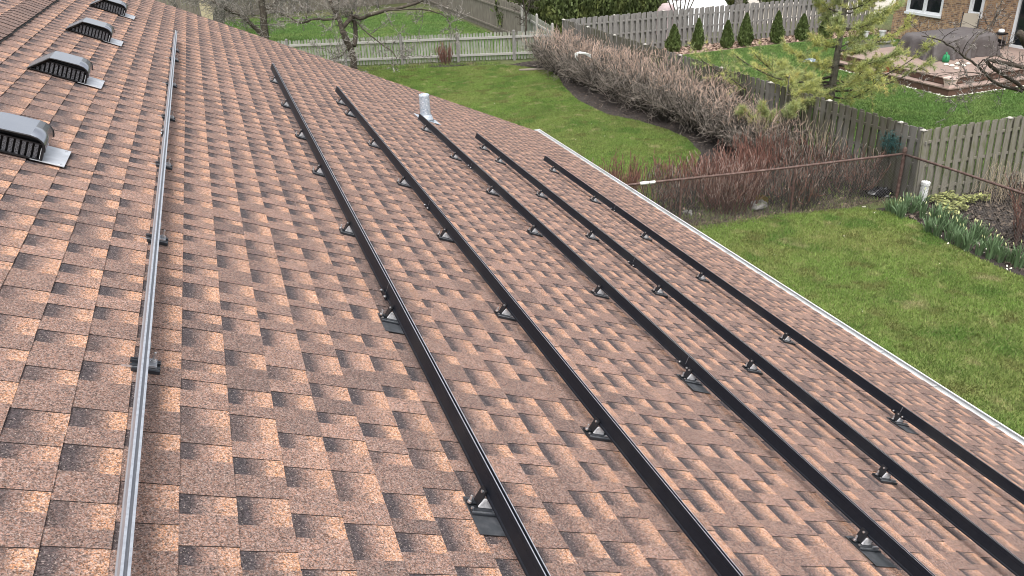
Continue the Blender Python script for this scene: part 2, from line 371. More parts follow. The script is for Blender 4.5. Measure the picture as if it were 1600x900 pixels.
BRICK = brick_material()

# ================================================================== SETTING
def sheet(name, poly, z, m):
    b = MB(); b.add([(x, y, z) for x, y in poly], [tuple(range(len(poly)))]); o = b.build(name, m); tag(o, kind='structure'); return o
sheet('ground', [(-300, -200), (400, -200), (400, 500), (-300, 500)], 0.0, GROUNDM)
LAWN = [(5.3, -6), (13.1, -6), (13.03, 9.4), (13.0, 10.35), (13.08, 11.35), (13.38, 12.3), (13.25, 13.0), (12.9, 13.45), (12.2, 13.62), (11.0, 13.85), (9.2, 13.95), (8.2, 14.3), (8.6, 15.2), (9.5, 16.2), (10.9, 17.2), (12.0, 18.6), (12.4, 20.0), (12.38, 21.1), (12.1, 22.4), (11.6, 23.6), (11.55, 25.8), (12.03, 28.25), (12.7, 30.5), (12.5, 31.6), (11.6, 33.3), (3.0, 36.1), (-6, 38.0), (-6, 14), (5.3, 14)]
BED = [(5.0, 13.6), (14.05, 13.6), (14.2, 14.2), (14.2, 33.2), (12.6, 33.6), (11.4, 33.2), (12.2, 31.2), (11.6, 28.25), (11.2, 25.8), (11.2, 23.4), (11.8, 22.2), (12.0, 21.0), (11.9, 20.0), (11.5, 18.8), (10.5, 17.5), (9.0, 16.5), (5.0, 15.6)]
sheet('mulch_bed', BED, 0.004, MULCH)
sheet('lawn', LAWN, 0.012, LAWNM)
sheet('flower_bed', [(12.6, -6), (18.5, -6), (18.5, 13.2), (13.9, 13.2), (12.9, 13.3), (12.6, 12)], 0.006, MULCH)
GUTIN = mat('gutter_inside', (0.42, 0.43, 0.43), 0.6, var=[(8, (0.25, 0.24, 0.22), 0.5, 0.7)])
NL = [(14.3, 13.3), (60, 13.3), (60, 20), (29.2, 20.4), (29.2, 31.6), (14.3, 31.6)]
sheet('neighbour_lawn', NL, 0.006, NLAWNM)
sheet('back_lawn', [(-14, 38.4), (3.0, 37.6), (13.6, 34.0), (13.9, 51), (10, 53.5), (2, 56), (-14, 56)], 0.006, NLAWNM)
sheet('chip_bed', [(17.5, 31.5), (24, 31.75), (30.5, 31.2), (30.5, 33.2), (14.4, 33.2), (14.4, 32.2)], 0.010, CHIP)
sheet('driveway', [(-60, 66), (-9, 66), (-9, 110), (-60, 110)], 0.006, mat('pale_gravel', (0.62, 0.62, 0.6), 0.9, var=[(1.2, (0.2, 0.22, 0.16), 0.5, 0.62)]))
sheet('patio', [(26.5, 37), (60, 36), (60, 60), (28, 58)], 0.008, CONC)

# ================================================================== HOUSE WE STAND ON
Y0, Y1 = -5.0, 13.0
RIDGE_S, EAVE_S, EXPO = -1.125, 6.10, 0.143
house = empty('house', (ROOF0[0] + RIDGE_S * CP, 4.0, 0.0))
tag(house, 'house with brown architectural shingle roof carrying the black rails', 'house')
HL = house.location
def hp(P): return (P[0] - HL[0], P[1] - HL[1], P[2] - HL[2])
ridge_w = rw(RIDGE_S, 0); eave_w = rw(EAVE_S, 0)
rx, rz = ridge_w.x, ridge_w.z; half = eave_w.x - rx
# walls, soffit, fascia under the roof
b = MB(); wx = half - 0.45
b.box(-wx, wx, Y0 + 0.3 - 4, Y1 - 0.25 - 4, 0, eave_w.z - 0.28)
b.build('wall', WALLM, house)
b = MB()
zb = 0.16
b.add([hp(p) for p in [(rx, Y1 - 0.28, rz - 0.25), (eave_w.x - 0.5, Y1 - 0.28, eave_w.z - 0.28), (rx - half + 0.5, Y1 - 0.28, eave_w.z - 0.28),
      (rx, Y0 + 0.3, rz - 0.25), (eave_w.x - 0.5, Y0 + 0.3, eave_w.z - 0.28), (rx - half + 0.5, Y0 + 0.3, eave_w.z - 0.28)]],
      [(0, 1, 2), (3, 5, 4)]); b.build('gable', WALLM, house)
b = MB(); b.box(half - 0.03, half - 0.005, Y0 - 4, Y1 - 4, eave_w.z - 0.21, eave_w.z - 0.03)
b.box(half - 0.47, half - 0.03, Y0 - 4, Y1 - 4, eave_w.z - 0.235, eave_w.z - 0.215)
b.build('fascia', GUTTER, house)
# roof: a part in roof coordinates, its shingles are its pieces
roof = MB()
roof.box(RIDGE_S + 0.02, EAVE_S - 0.012, Y0, Y1 - 0.012, -0.03, -0.0065)
FR = rw(0, 0)
roof_o = roof.build('roof', ASPH, house, hp(FR), (0, PITCH, 0))
b = MB()   # drip edge metal along rake and eave
b.box(RIDGE_S + 0.05, EAVE_S - 0.02, Y1 - 0.011, Y1 - 0.006, -0.09, -0.007); b.box(EAVE_S - 0.010, EAVE_S + 0.012, Y0, Y1 - 0.02, -0.03, -0.0085)
b.build('drip_edge', GUTTER, roof_o)

# ---- shingle pieces
def piece_geo(s0, s1, y0, y1, zt0, zt1, zbot, sk0, sk1, us0):
    """8 verts of a wedge slab; sk = skew of the two cut sides"""
    v = [(s0, y0, zbot - 0.002), (s1, y0 + sk0, zbot), (s1, y1 + sk1, zbot), (s0, y1, zbot - 0.002),
         (s0, y0, zt0), (s1, y0 + sk0, zt1), (s1, y1 + sk1, zt1), (s0, y1, zt0)]
    uvx = [us0, 1, 1, us0] * 2
    return v, uvx
QF = [(4, 5, 6, 7), (0, 1, 5, 4), (1, 2, 6, 5), (2, 3, 7, 6), (3, 0, 4, 7)]
QM = [0, 1, 1, 1, 1]
pieces = []
S_FIRST = 0.007
k0 = int(math.floor((RIDGE_S + 0.10 - S_FIRST) / EXPO)); k1 = int(round((EAVE_S - S_FIRST) / EXPO))
rnd = random.Random(3)
for k in range(k0, k1 + 1):
    sb = S_FIRST + k * EXPO; y = Y0 + rnd.uniform(0, 0.15); raised = rnd.random() < 0.5
    drift = 0.0
    while y < Y1:
        if raised: wdt = rnd.choice([0.06, 0.08, 0.095, 0.115, 0.15])
        else: wdt = rnd.choice([0.07, 0.085, 0.10, 0.12, 0.15])
        ye = min(Y1 + rnd.uniform(-0.004, 0.006), y + wdt)
        js = rnd.uniform(-0.0012, 0.0012)
        lift = rnd.uniform(0, 0.0012)
        tone = min(1, max(0, rnd.gauss(0.52, 0.24)))
        if raised:
            v, ux = piece_geo(sb - EXPO - 0.007, sb + js * .5, y - 0.001, ye + 0.001, 0.0031, 0.0070 + lift * .6, -0.006, rnd.uniform(-.003, .003), rnd.uniform(-.003, .003), -0.08)
            tint = (tone, 0.0 if rnd.random() < 0.86 else 0.35, 0.5, 1)
        else:
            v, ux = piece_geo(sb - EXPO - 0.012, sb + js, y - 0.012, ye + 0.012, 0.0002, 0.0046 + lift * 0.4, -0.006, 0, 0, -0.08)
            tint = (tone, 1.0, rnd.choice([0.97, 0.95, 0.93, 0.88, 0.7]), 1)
        pieces.append((v, ux, tint, (sb - EXPO / 2, (y + ye) / 2), (ye - y)))
        y = ye; raised = not raised

def put_attrs(me, uvs, tints):
    ul = me.uv_layers.new(name='UVMap'); nl = len(me.loops)
    vi = np.zeros(nl, np.int32); me.loops.foreach_get('vertex_index', vi)
    ul.data.foreach_set('uv', np.asarray(uvs, np.float32)[vi].ravel())
    ca = me.color_attributes.new('tint', 'FLOAT_COLOR', 'POINT'); ca.data.foreach_set('color', np.asarray(tints, np.float32).ravel())

# the 300 pieces that show largest
rank = []
for i, p in enumerate(pieces):
    P = rw(p[3][0], p[3][1], 0); X, Yp, dpt = project(P)
    if dpt > 0 and -10 < X < 1610 and -10 < Yp < 915:
        # projected area of the exposed face
        c = [project(rw(p[3][0] + a * EXPO / 2, p[3][1] + q * p[4] / 2, 0)) for a, q in ((-1, -1), (1, -1), (1, 1), (-1, 1))]
        A = abs(sum(c[j][0] * c[(j + 1) % 4][1] - c[(j + 1) % 4][0] * c[j][1] for j in range(4))) / 2
        rank.append((A, i))
rank.sort(reverse=True); big = set(i for _, i in rank[:300])
for i in sorted(big):
    v, ux, tint, c, wd = pieces[i]
    lv = [(p[0] - c[0], p[1] - c[1], p[2]) for p in v]
    me = bpy.data.meshes.new('shingle'); me.from_pydata(lv, [], QF)
    me.materials.append(SH); me.materials.append(ASPH); me.polygons.foreach_set('material_index', QM); me.update()
    put_attrs(me, [(ux[j], v[j][1]) for j in range(8)], [tint] * 8)
    link('shingle', me, roof_o, (c[0], c[1], 0))
VV = []; FF = []; UU = []; TT = []; MM = []
for i, (v, ux, tint, c, wd) in enumerate(pieces):
    if i in big: continue
    bse = len(VV); VV += v; UU += [(ux[j], v[j][1]) for j in range(8)]; TT += [tint] * 8
    FF += [tuple(bse + a for a in q) for q in QF]; MM += QM
me = fast_mesh('shingles', VV, FF, [SH, ASPH], MM); put_attrs(me, UU, TT)
tag(link('shingles', me, roof_o), kind='stuff')
# other side of the roof
FR2 = Vector((rx, 0, rz))
b = MB(); b.box(-(half / CP), 0, Y0, Y1, -0.03, -0.0065)
far_o = b.build('far_roof', ASPH, house, hp(FR2), (0, -PITCH, 0))
VV = []; FF = []; UU = []; TT = []; MM = []
for k in range(0, 50):
    x1 = -0.09 - k * EXPO; y = Y0
    while y < Y1:
        wdt = rnd.choice([0.18, 0.26, 0.34]); ye = min(Y1, y + wdt); bse = len(VV); r = rnd.random() < 0.5; h = 0.008 if r else 0.004
        VV += [(x1, y, -0.006), (x1 - EXPO, y, -0.006), (x1 - EXPO, ye, -0.006), (x1, ye, -0.006), (x1, y, 0.0), (x1 - EXPO, y, h), (x1 - EXPO, ye, h), (x1, ye, 0.0)]
        UU += [(0, y), (1, y), (1, ye), (0, ye)] * 2; TT += [(rnd.random(), 0 if r else 1, 0.9, 1)] * 8
        FF += [tuple(bse + a for a in q[::-1]) for q in QF]; MM += QM; y = ye
me = fast_mesh('shingles', VV, FF, [SH, ASPH], MM); put_attrs(me, UU, TT)
tag(link('shingles', me, far_o), kind='stuff')

# ridge vent with cap shingles
b = MB()
def capz(x): return -abs(x) * SP / CP
rv = [(-0.145, 0.004 + capz(0.145)), (-0.14, 0.015 + capz(0.14)), (0, 0.017), (0.14, 0.015 + capz(0.14)), (0.145, 0.004 + capz(0.145))]
b.extrude_y(rv, Y0 - 4, Y1 - 4.02)
ridge_o = b.build('ridge_vent', BLACKP, house, (0, 0, rz))
capv = []
wc = 0.150; L_ = 0.20
prof = [(-wc, 0.017 + capz(wc)), (-wc * 0.5, 0.021 + capz(wc * .5)), (-0.02, 0.023 + capz(0.02)), (0.02, 0.023 + capz(0.02)), (wc * 0.5, 0.021 + capz(wc * .5)), (wc, 0.017 + capz(wc))]
yy = 1.0; ci = 0
while yy < Y1 - 4.0 + 4.0 - 0.1:
    b = MB(); n = len(prof); jit = rnd.uniform(-0.004, 0.004); th = 0.005
    vs = []; uvs = []
    for (yl, lift) in ((0.0, 0.007), (L_, 0.0)):
        for (x, z) in prof: vs.append((x + jit, yl, z + lift + th)); uvs.append((0.5, yl))
    for (yl, lift) in ((0.0, 0.007), (L_, 0.0)):
        for (x, z) in prof: vs.append((x + jit, yl, z + lift)); uvs.append((0.5, yl))
    fs = []; ms = []
    for i in range(n - 1):
        fs.append((i, i + 1, n + i + 1, n + i)); ms.append(0)
        fs.append((2 * n + i, 3 * n + i, 3 * n + i + 1, 2 * n + i + 1)); ms.append(1)
        fs.append((i, 2 * n + i, 2 * n + i + 1, i + 1)); ms.append(1)
    fs += [(0, n, 3 * n, 2 * n), (n - 1, 3 * n - 1, 4 * n - 1, 2 * n - 1)]; ms += [1, 1]
    me = bpy.data.meshes.new('cap_shingle'); me.from_pydata(vs, [], fs); me.materials.append(CAPM); me.materials.append(ASPH)
    me.polygons.foreach_set('material_index', ms); me.update(); put_attrs(me, uvs, [(min(1, max(0, rnd.gauss(0.3, 0.2))), 0, 0, 1)] * len(vs))
    link('cap_shingle', me, ridge_o, (0, yy - 4.0, 0)); yy += EXPO; ci += 1

# gutter with hangers
b = MB(); gz = -0.012
gp = [(0.002, 0.0), (0.002, -0.10), (0.075, -0.10), (0.085, -0.085), (0.095, -0.06), (0.12, -0.045), (0.128, -0.03), (0.128, -0.004), (0.115, -0.004), (0.115, -0.010), (0.124, -0.010), (0.124, -0.028), (0.115, -0.042), (0.09, -0.056), (0.08, -0.082), (0.072, -0.096), (0.006, -0.096), (0.006, 0.0)]
b.extrude_y(gp[::-1], Y0 - 4, Y1 + 0.14 - 4); b.box(.0065, .071, Y0 - 4, Y1 + .12 - 4, -.0955, -.090, 1)
b.box(0.004, 0.120, Y1 + 0.125 - 4, Y1 + 0.139 - 4, -0.098, -0.006)
gut = b.build('gutter', [GUTTER, GUTIN], house, (half + 0.004, 0, eave_w.z + gz))
hm = MB(); hm.box(0.006, 0.116, -0.006, 0.006, -0.020, -0.016); hm.box(0.05, 0.066, -0.005, 0.005, -0.0158, -0.013)
hme = hm.mesh('gutter_hanger', GUTIN)
yg = Y1 - 0.35
while yg > 1.5:
    link('gutter_hanger', hme, gut, (0, yg - 4, 0)); yg -= 0.605

# ================================================================== RAILS
rail_prof = [(-.0120, .055), (.0120, .055), (.0120, .061), (.0092, .065), (.0092, .100), (.0102, .103), (.0102, .1175), (.0036, .1175), (.0036, .105), (-.0036, .105), (-.0036, .1175), (-.0102, .1175), (-.0102, .103), (-.0092, .100), (-.0092, .065), (-.0120, .061)]
def rail_section(y0, y1, wide=False):
    b = MB()
    b.extrude_y(rail_prof[::-1], y0, y1, 0)
    for x0, x1, m in ((-.0099, -.0040, 1), (.0040, .0099, 1)) if wide else ((-.0099, -.0076, 0), (-.0072, -.0040, 1), (.0040, .0064, 0), (.0068, .0099, 1)): b.box(x0, x1, y0 + .0005, y1 - .0005, .1176, .1184, m)
    return b.mesh('rail_section', [GREYAL if wide else BLACK, RAILTOP])  # first rail: grey body and wider pale strips paint in the sky sheen
RFOOT = []
def mount_meshes():
    b = MB()
    b.box(-.056, .060, -.038, .034, .006, .011, 0); b.box(-.056, .060, -.0385, -.033, .011, .017, 0); b.box(-.054, .058, -.031, -.029, .011, .0135, 0); b.box(-.056, .060, .029, .0345, .011, .017, 0)
    b.box(-.056, .060, -.026, -.020, .011, .020, 0); b.box(-.056, .060, .020, .026, .011, .020, 0)
    b.box(-.056, .060, -.020, -.012, .016, .020, 0); b.box(-.056, .060, .012, .020, .016, .020, 0)
    base = b.mesh('base_channel', MOUNTM)
    b = MB(); b.box(-.024, .060, -.038, .034, .006, .011, 0); b.box(-.024, .060, -.0385, -.031, .011, .0175, 0); b.box(-.030, .060, -.024, -.012, .011, .0195, 0); b.box(-.030, .060, .010, .018, .011, .0195, 0); b.box(-.030, .060, .027, .0345, .011, .0175, 0); RFOOT.append(b.mesh('base_channel', MOUNTM))
    b = MB()
    b.add([(-.030, -.002, .0205), (-.0155, -.002, .0205), (-.0155, -.002, .074), (-.0205, -.002, .074), (-.030, .034, .0205), (-.0155, .034, .0205), (-.0155, .034, .074), (-.0205, .034, .074)],
          [(0, 1, 2, 3), (7, 6, 5, 4), (0, 4, 5, 1), (1, 5, 6, 2), (2, 6, 7, 3), (3, 7, 4, 0)])
    foot = b.mesh('clamp_foot', BLACKP)
    b = MB(); b.add([(-.028, -.003, .0205), (.022, -.003, .0205), (.014, -.003, .0500), (-.017, -.003, .0500), (-.028, -.010, .0205), (.022, -.010, .0205), (.014, -.010, .0500), (-.017, -.010, .0500)],
          [(0, 3, 2, 1), (7, 4, 5, 6), (0, 1, 5, 4), (1, 2, 6, 5), (2, 3, 7, 6), (3, 0, 4, 7)]); plate = b.mesh('clamp_plate', BRIGHT)
    b = MB(); b.lathe([(.0075, .021), (.0075, .028), (.0045, .0285), (.0042, .046), (.002, .047)], 8, -.053, .012); b.lathe([(.0055, .0205), (.0055, .025)], 6, -.052, -.017); bolt1 = b.mesh('bolt', SILVER, False)
    b = MB(); b.lathe([(.0075, .0285), (.0075, .035), (.0045, .0355), (.0042, .060), (.002, .061)], 8, .036, .004); b.lathe([(.010, .0285), (.010, .0295)], 8, .036, .004); bolt2 = b.mesh('bolt', SILVER, False)
    b = MB(); b.box(-.058, .062, -.125, .055, .0085, .0105); fl = b.mesh('flashing', FLASH)
    b = MB(); b.tube([(-.020, .014, .064), (-.0265, .014, .064)], .005, 8); bolt3 = b.mesh('side_bolt', SILVER)
    b = MB(); b.box(-.054, .058, -.0262, -.0266, .0125, .0185); b.box(.017, .048, -.0262, -.0225, .0205, .028); lip = b.mesh('bright_lip', RAILTOP)
    b = MB(); b.box(.0135, .048, -.022, .0205, .0205, .028); b.box(.0135, .0175, -.022, .0205, .028, .085); RFOOT.append(b.mesh('clamp_foot', GREYAL))
    return base, foot, plate, bolt1, bolt2, fl, bolt3, lip
MB_base, MB_foot, MB_plate, MB_b1, MB_b2, MB_fl, MB_b3, MB_lip = mount_meshes()
spl = MB(); spl.box(-.019, -.0165, -.055, .055, .050, .072, 0); spl.box(-.019, .012, -.055, .055, .050, .0575, 0); splice_me = spl.mesh('splice_bar', BLACK)
ctm = MB(); ctm.extrude_y(rail_prof[::-1], -.0008, .0008); cut_me = ctm.mesh('cut_end', RAILTOP)
spb = MB(); spb.tube([(-.019, 0, .062), (-.0235, 0, .062)], .006, 6); spb.tube([(-.0235, 0, .062), (-.028, 0, .062)], .0035, 6); spbolt_me = spb.mesh('splice_bolt', SILVER)
ODD = [9.05, 8.47, 7.2, 6.0, 4.8, 3.62, 2.48, 1.3]; EVEN = [9.05, 7.84, 6.65, 5.6, 4.4, 3.25, 1.90, 0.7]
RAILS = [(0.168, 9.72, ODD, [5.35], 'first rail from the ridge, painted with silvery sky sheen on top, standing alone left of the others'),
         (1.195, 9.67, EVEN, [3.43], 'second black mounting rail counted from the ridge, left of centre'),
         (1.925, 9.53, ODD, [5.3], 'third black mounting rail counted from the ridge, through the picture centre'),
         (2.945, 9.48, EVEN, [3.33, 7.35], 'fourth black mounting rail, its far end beside the grey vent pipe'),
         (3.705, 9.45, ODD, [5.27], 'fifth black mounting rail, second from the white gutter'),
         (4.690, 9.43, EVEN, [3.27, 7.4], 'sixth black mounting rail, closest to the white gutter')]
for (s, ye, ms, sps, lab) in RAILS:
    root = empty('mounting_rail', rw(s, 5.0), (0, PITCH, 0)); tag(root, lab, 'mounting rail', 'solar mounting rails on the roof'); first = s < .5
    cuts = [-0.6] + sorted(sps) + [ye]
    for a, c in zip(cuts[:-1], cuts[1:]):
        link('rail_section', rail_section(a - 5.0 + 0.0009, c - 5.0 - 0.0009, first), root)
    for q in sps:
        so = link('splice_bar', splice_me, root, (0, q - 5.0, 0))
        for dy in (-.038, .038): link('splice_bolt', spbolt_me, so, (0, dy, 0))
        link('cut_end', cut_me, so)
    for q in ms:
        mo = link('mount', RFOOT[0] if first else MB_base, root, (0, q - 5.0, 0))
        for nm, me_ in (('clamp_foot', MB_foot), ('clamp_plate', MB_plate), ('bolt', MB_b1), ('bolt', MB_b2), ('flashing', MB_fl if ms is EVEN and q < 3.6 else None), ('side_bolt', MB_b3), ('bright_lip', MB_lip)):
            if first and me_ in (MB_foot, MB_plate, MB_b1, MB_b3): continue
            if not first and me_ is MB_b2: continue
            if me_ is not None: link(nm, me_, mo)
        if first: link('clamp_foot', RFOOT[1], mo)

# ================================================================== ROOF VENTS AND PIPE
def make_vent():
    root = empty('roof_vent', (0, 0, 0), (0, PITCH, 0))
    b = MB(); b.box(.30, .447, -.005, .285, .010, .013); b.build('flashing', VENTFL, root)
    b = MB()
    for (x, y) in ((.425, .02), (.425, .26)): b.lathe([(.008, .013), (.008, .016), (.004, .018)], 8, x, y)
    b.build('screw', SILVER, root)
    outer = [(-.005, .012), (.112, .120), (.15, .124), (.285, .129), (.312, .125), (.333, .115), (.347, .100), (.354, .080), (.355, .066)]
    th = .007
    inner = [(.008, .012), (.115, .112), (.15, .117), (.285, .122), (.309, .118), (.327, .109), (.340, .096), (.347, .079), (.348, .066)]
    D0, D1 = -.012, .292
    b = MB(); n = len(outer)
    v = [(x, D0, z) for x, z in outer] + [(x, D1, z) for x, z in outer] + [(x, D0, z) for x, z in inner] + [(x, D1, z) for x, z in inner]
    f = []; m = []
    for i in range(n - 1):
        f.append((i, i + 1, n + i + 1, n + i)); m.append(0)
        f.append((2 * n + i, 3 * n + i, 3 * n + i + 1, 2 * n + i + 1)); m.append(1)
        f.append((i, 2 * n + i, 2 * n + i + 1, i + 1)); m.append(1)
        f.append((n + i, n + i + 1, 3 * n + i + 1, 3 * n + i)); m.append(1)
    f.append((n - 1, 3 * n - 1, 4 * n - 1, 2 * n - 1)); m.append(1)
    for q, mm_ in zip(f, m): b.f.append(q); b.m.append(mm_)
    b.v = v
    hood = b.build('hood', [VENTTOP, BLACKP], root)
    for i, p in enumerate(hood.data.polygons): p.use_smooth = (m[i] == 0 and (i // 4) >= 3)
    # rolled edges of the hood
    b = MB(); b.tube([(x, D0, z - .004) for x, z in outer], .0045, 6); b.tube([(x, D1, z - .004) for x, z in outer], .0045, 6); b.build('hood_edge', BLACKP, hood)
    b = MB(); body = [(.03, .010), (.118, .098), (.30, .108), (.325, .098), (.333, .08), (.335, .010)]
    b.extrude_y(body[::-1], .045, .245); b.build('body', BLACKP, root)
    b = MB(); b.box(.3365, .341, .012, .268, .012, .070); b.build('end_panel', VENTEND, root)
    b = MB(); b.box(.015, .350, .000, .036, .010, .017); b.box(.340, .351, -.002, .036, .017, .085)
    b.box(.12, .345, .004, .036, .089, .094); b.build('grille_frame', BLACKP, root)
    for i in range(11):
        x = .055 + i * .0262; top = min(.089, max(.022, (x - .014) * .86))
        b = MB(); b.box(x - .0080, x + .0080, .008, .014, .017, top); b.build('slat', SLATM, root)
    return root
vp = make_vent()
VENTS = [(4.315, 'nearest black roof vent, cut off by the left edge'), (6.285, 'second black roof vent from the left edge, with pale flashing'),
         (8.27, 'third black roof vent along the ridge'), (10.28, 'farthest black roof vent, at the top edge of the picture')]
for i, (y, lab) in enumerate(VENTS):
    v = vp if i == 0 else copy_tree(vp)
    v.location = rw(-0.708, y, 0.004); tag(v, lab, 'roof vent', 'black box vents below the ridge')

root = empty('vent_pipe', rw(3.21, 10.03)); tag(root, 'dented grey lead vent pipe standing at the fourth rail end', 'vent pipe')
b = MB(); pf = []
for i in range(17):
    z = -0.03 + i * 0.0215; pf.append((.066 + .0012 * math.sin(i * 1.7) + (.006 if i < 2 else 0), z))
pf += [(.060, .322), (.048, .318), (.046, .25)]
b.lathe(pf, 24)
for i in range(len(b.v)):
    x, y, z = b.v[i]; k = 1 + .025 * math.sin(9 * math.atan2(y, x) + z * 30) * (1 if z > .0 else 0); b.v[i] = (x * k + 0.03 * z * 0, y * k, z)
b.build('sleeve', LEAD, root, smooth=True)
b = MB(); b.box(-.14, .17, -.13, .13, .010, .013); fl = b.build('base_flashing', LEAD, root, rot=(0, PITCH, 0))
b = MB(); b.lathe([(.105, .012), (.090, .03), (.075, .055), (.066, .07)], 20); b.build('collar', LEAD, root, rot=(0, PITCH * .6, 0), smooth=True)

# ================================================================== FENCES
def board_mesh(w, h, t, top='flat'):
    b = MB()
    if top == 'flat': prof = [(-w / 2, 0), (w / 2, 0), (w / 2, h), (-w / 2, h)]
    elif top == 'ear': prof = [(-w / 2, 0), (w / 2, 0), (w / 2, h - .03), (w / 2 - .03, h), (-w / 2 + .03, h), (-w / 2, h - .03)]
    else: prof = [(-w / 2, 0), (w / 2, 0), (w / 2, h - .04), (w * .38, h - .012), (w * .15, h), (-w * .15, h), (-w * .38, h - .012), (-w / 2, h - .04)]
    b.extrude_y(prof, -t / 2, t / 2); return b
def fence_frame(a, c):
    a = Vector((*a, 0)); c = Vector((*c, 0)); d = c - a; return a, d.length, math.atan2(d.y, d.x)
def shadowbox(a, c, lab, m, lean=0.0, H=1.62, step=.115, off=.029):
    p, L_, ang = fence_frame(a, c)
    root = empty('board_fence', p, (lean, 0, ang)); tag(root, lab, 'fence', 'tall board fences')
    mes = []
    for i in range(4): mes.append(board_mesh(.142, H + (i - 1.5) * .008, .019, 'flat').mesh('board', m))
    x = .08; k = 0
    while x < L_ - .05:
        o = link('board', mes[k % 4], root, (x, -off if k % 2 == 0 else off, .04 + random.uniform(-.008, .008)), (0, random.gauss(0, .006), 0)); x += step; k += 1
    for z in (.30, .85, 1.38):
        x = 0
        while x < L_ - .05:
            b = MB(); b.box(0.001, min(2.4, L_ - x) - .001, -off + .0100, off - .0100, z - .03, z + .03); b.build('rail', m, root, (x, 0, 0)); x += 2.4
    x = 0
    pm = MB(); pm.box(-.046, .046, -off + .0102, off - .0102, 0, H + .03)
    pme = pm.mesh('post', [m])
    cm = MB(); cm.box(-.055, .055, -.055, .055, H + .031, H + .045); cm.lathe([(.05, H + .0455), (.04, H + .062), (.015, H + .07)], 8); cme = cm.mesh('post_cap', CAPW)
    while x < L_ + .1:
        po = link('post', pme, root, (min(x, L_), .0, 0)); link('post_cap', cme, po); x += 2.4
    return root
FX, FYN, FYS = 14.2, 33.3, 13.25
shadowbox((FX, FYN), (30.6, 33.05), 'grey board fence running behind the row of small evergreens', WOODG, step=.132, off=.042)
shadowbox((FX, FYN - .1), (FX + .0, FYS - .05), 'weathered board fence hidden behind the long bare hedge', WOODD)
shadowbox((FX - .06, FYS - .05), (24.0, FYS - .25), 'mossy board fence behind the daffodils at the right edge', WOODY, lean=math.radians(-3))

# picket fence across the back
pa, pb = (0.6, 38.05), (13.9, 33.62)
p, L_, ang = fence_frame(pa, pb)
root = empty('picket_fence', p, (0, 0, ang)); tag(root, 'pale weathered picket fence across the back of the lawn', 'fence')
pk = [board_mesh(.088, 1.16 + (i - 1) * .012, .018, 'round').mesh('picket', WOODW) for i in range(3)]
x = .05; k = 0
while x < L_:
    link('picket', pk[k % 3], root, (x, .03, .05 + random.uniform(-.012, .012)), (0, random.gauss(0, .012), 0)); x += .128; k += 1
x = L_ - 1.75
posts = []
while x > -2:
    posts.append(x); x -= 2.45
for x in posts:
    if x < 0: continue
    b = MB(); b.box(-.055, .055, -.085, .018, 0, 1.22); b.lathe([(.06, 1.221), (.065, 1.25), (.05, 1.28), (.02, 1.295)], 8, 0, -.03); b.build('post', WOODG, root, (x, 0, 0))
for z in (.30, 1.00):
    xs = [0] + sorted(q for q in posts if q > 0) + [L_]
    for a, c in zip(xs[:-1], xs[1:]):
        b = MB(); b.box(.057, c - a - .057, -.035, .019, z - .045, z + .045); b.build('rail', WOODR, root, (a, 0, 0), (0, random.gauss(0, .003), 0))

# low pickets and stockade going back
p, L_, ang = fence_frame((14.0, 33.9), (14.0, 37.6))
root = empty('picket_fence', p, (0, 0, ang)); tag(root, 'short pale fence run joining the picket fence to the brown stockade', 'fence')
x = .06
while x < L_:
    link('picket', pk[0], root, (x, .0, .12 + x * .10), (0, random.gauss(0, .01), 0)); x += .118
b = MB(); b.box(0, L_, .012, .05, .95, 1.04); b.build('rail', WOODR, root, rot=(0, -.09, 0))
for x in (0.0, 1.85, L_ + .05):
    b = MB(); b.box(-.05, .05, .015, .11, 0, 1.42 + x * .1); b.lathe([(.06, 1.421 + x * .1), (.02, 1.47 + x * .1)], 8, 0, .06); b.build('post', WOODR, root, (x, 0, 0))
def stockade(a, c, H, lab, m, step=.125, base=0.0):
    p, L_, ang = fence_frame(a, c)
    root = empty('stockade_fence', p, (0, 0, ang)); tag(root, lab, 'fence')
    ms = [board_mesh(step * .93, H + (i - 1.5) * .03, .02, 'ear' if i % 2 else 'round').mesh('board', m) for i in range(4)]
    x = step / 2
    while x < L_:
        link('board', ms[random.randrange(4)], root, (x, random.uniform(-.004, .004), .03), (0, random.gauss(0, .006), 0)); x += step
    for z in (.3, H * .8):
        b = MB(); b.box(0, L_, .013, .05, z - .04, z + .04); b.build('rail', m, root)
stockade((14.05, 37.7), (14.05, 58.0), 1.75, 'brown stockade fence running back beside the rear lawn', WOODB, .155)
stockade((-3.5, 57.6), (14.0, 58.0), 1.9, 'far dark stockade fence across the rear lawn', WOODB, .17)
_a = at(314, 20, Y=52.0); _c = at(341, 20, Y=52.3)
stockade((_a[0], 52.0), (_c[0], 52.3), 1.7, 'pale yellowish stockade panel behind the far bare trunks', WOODYEL, .17)

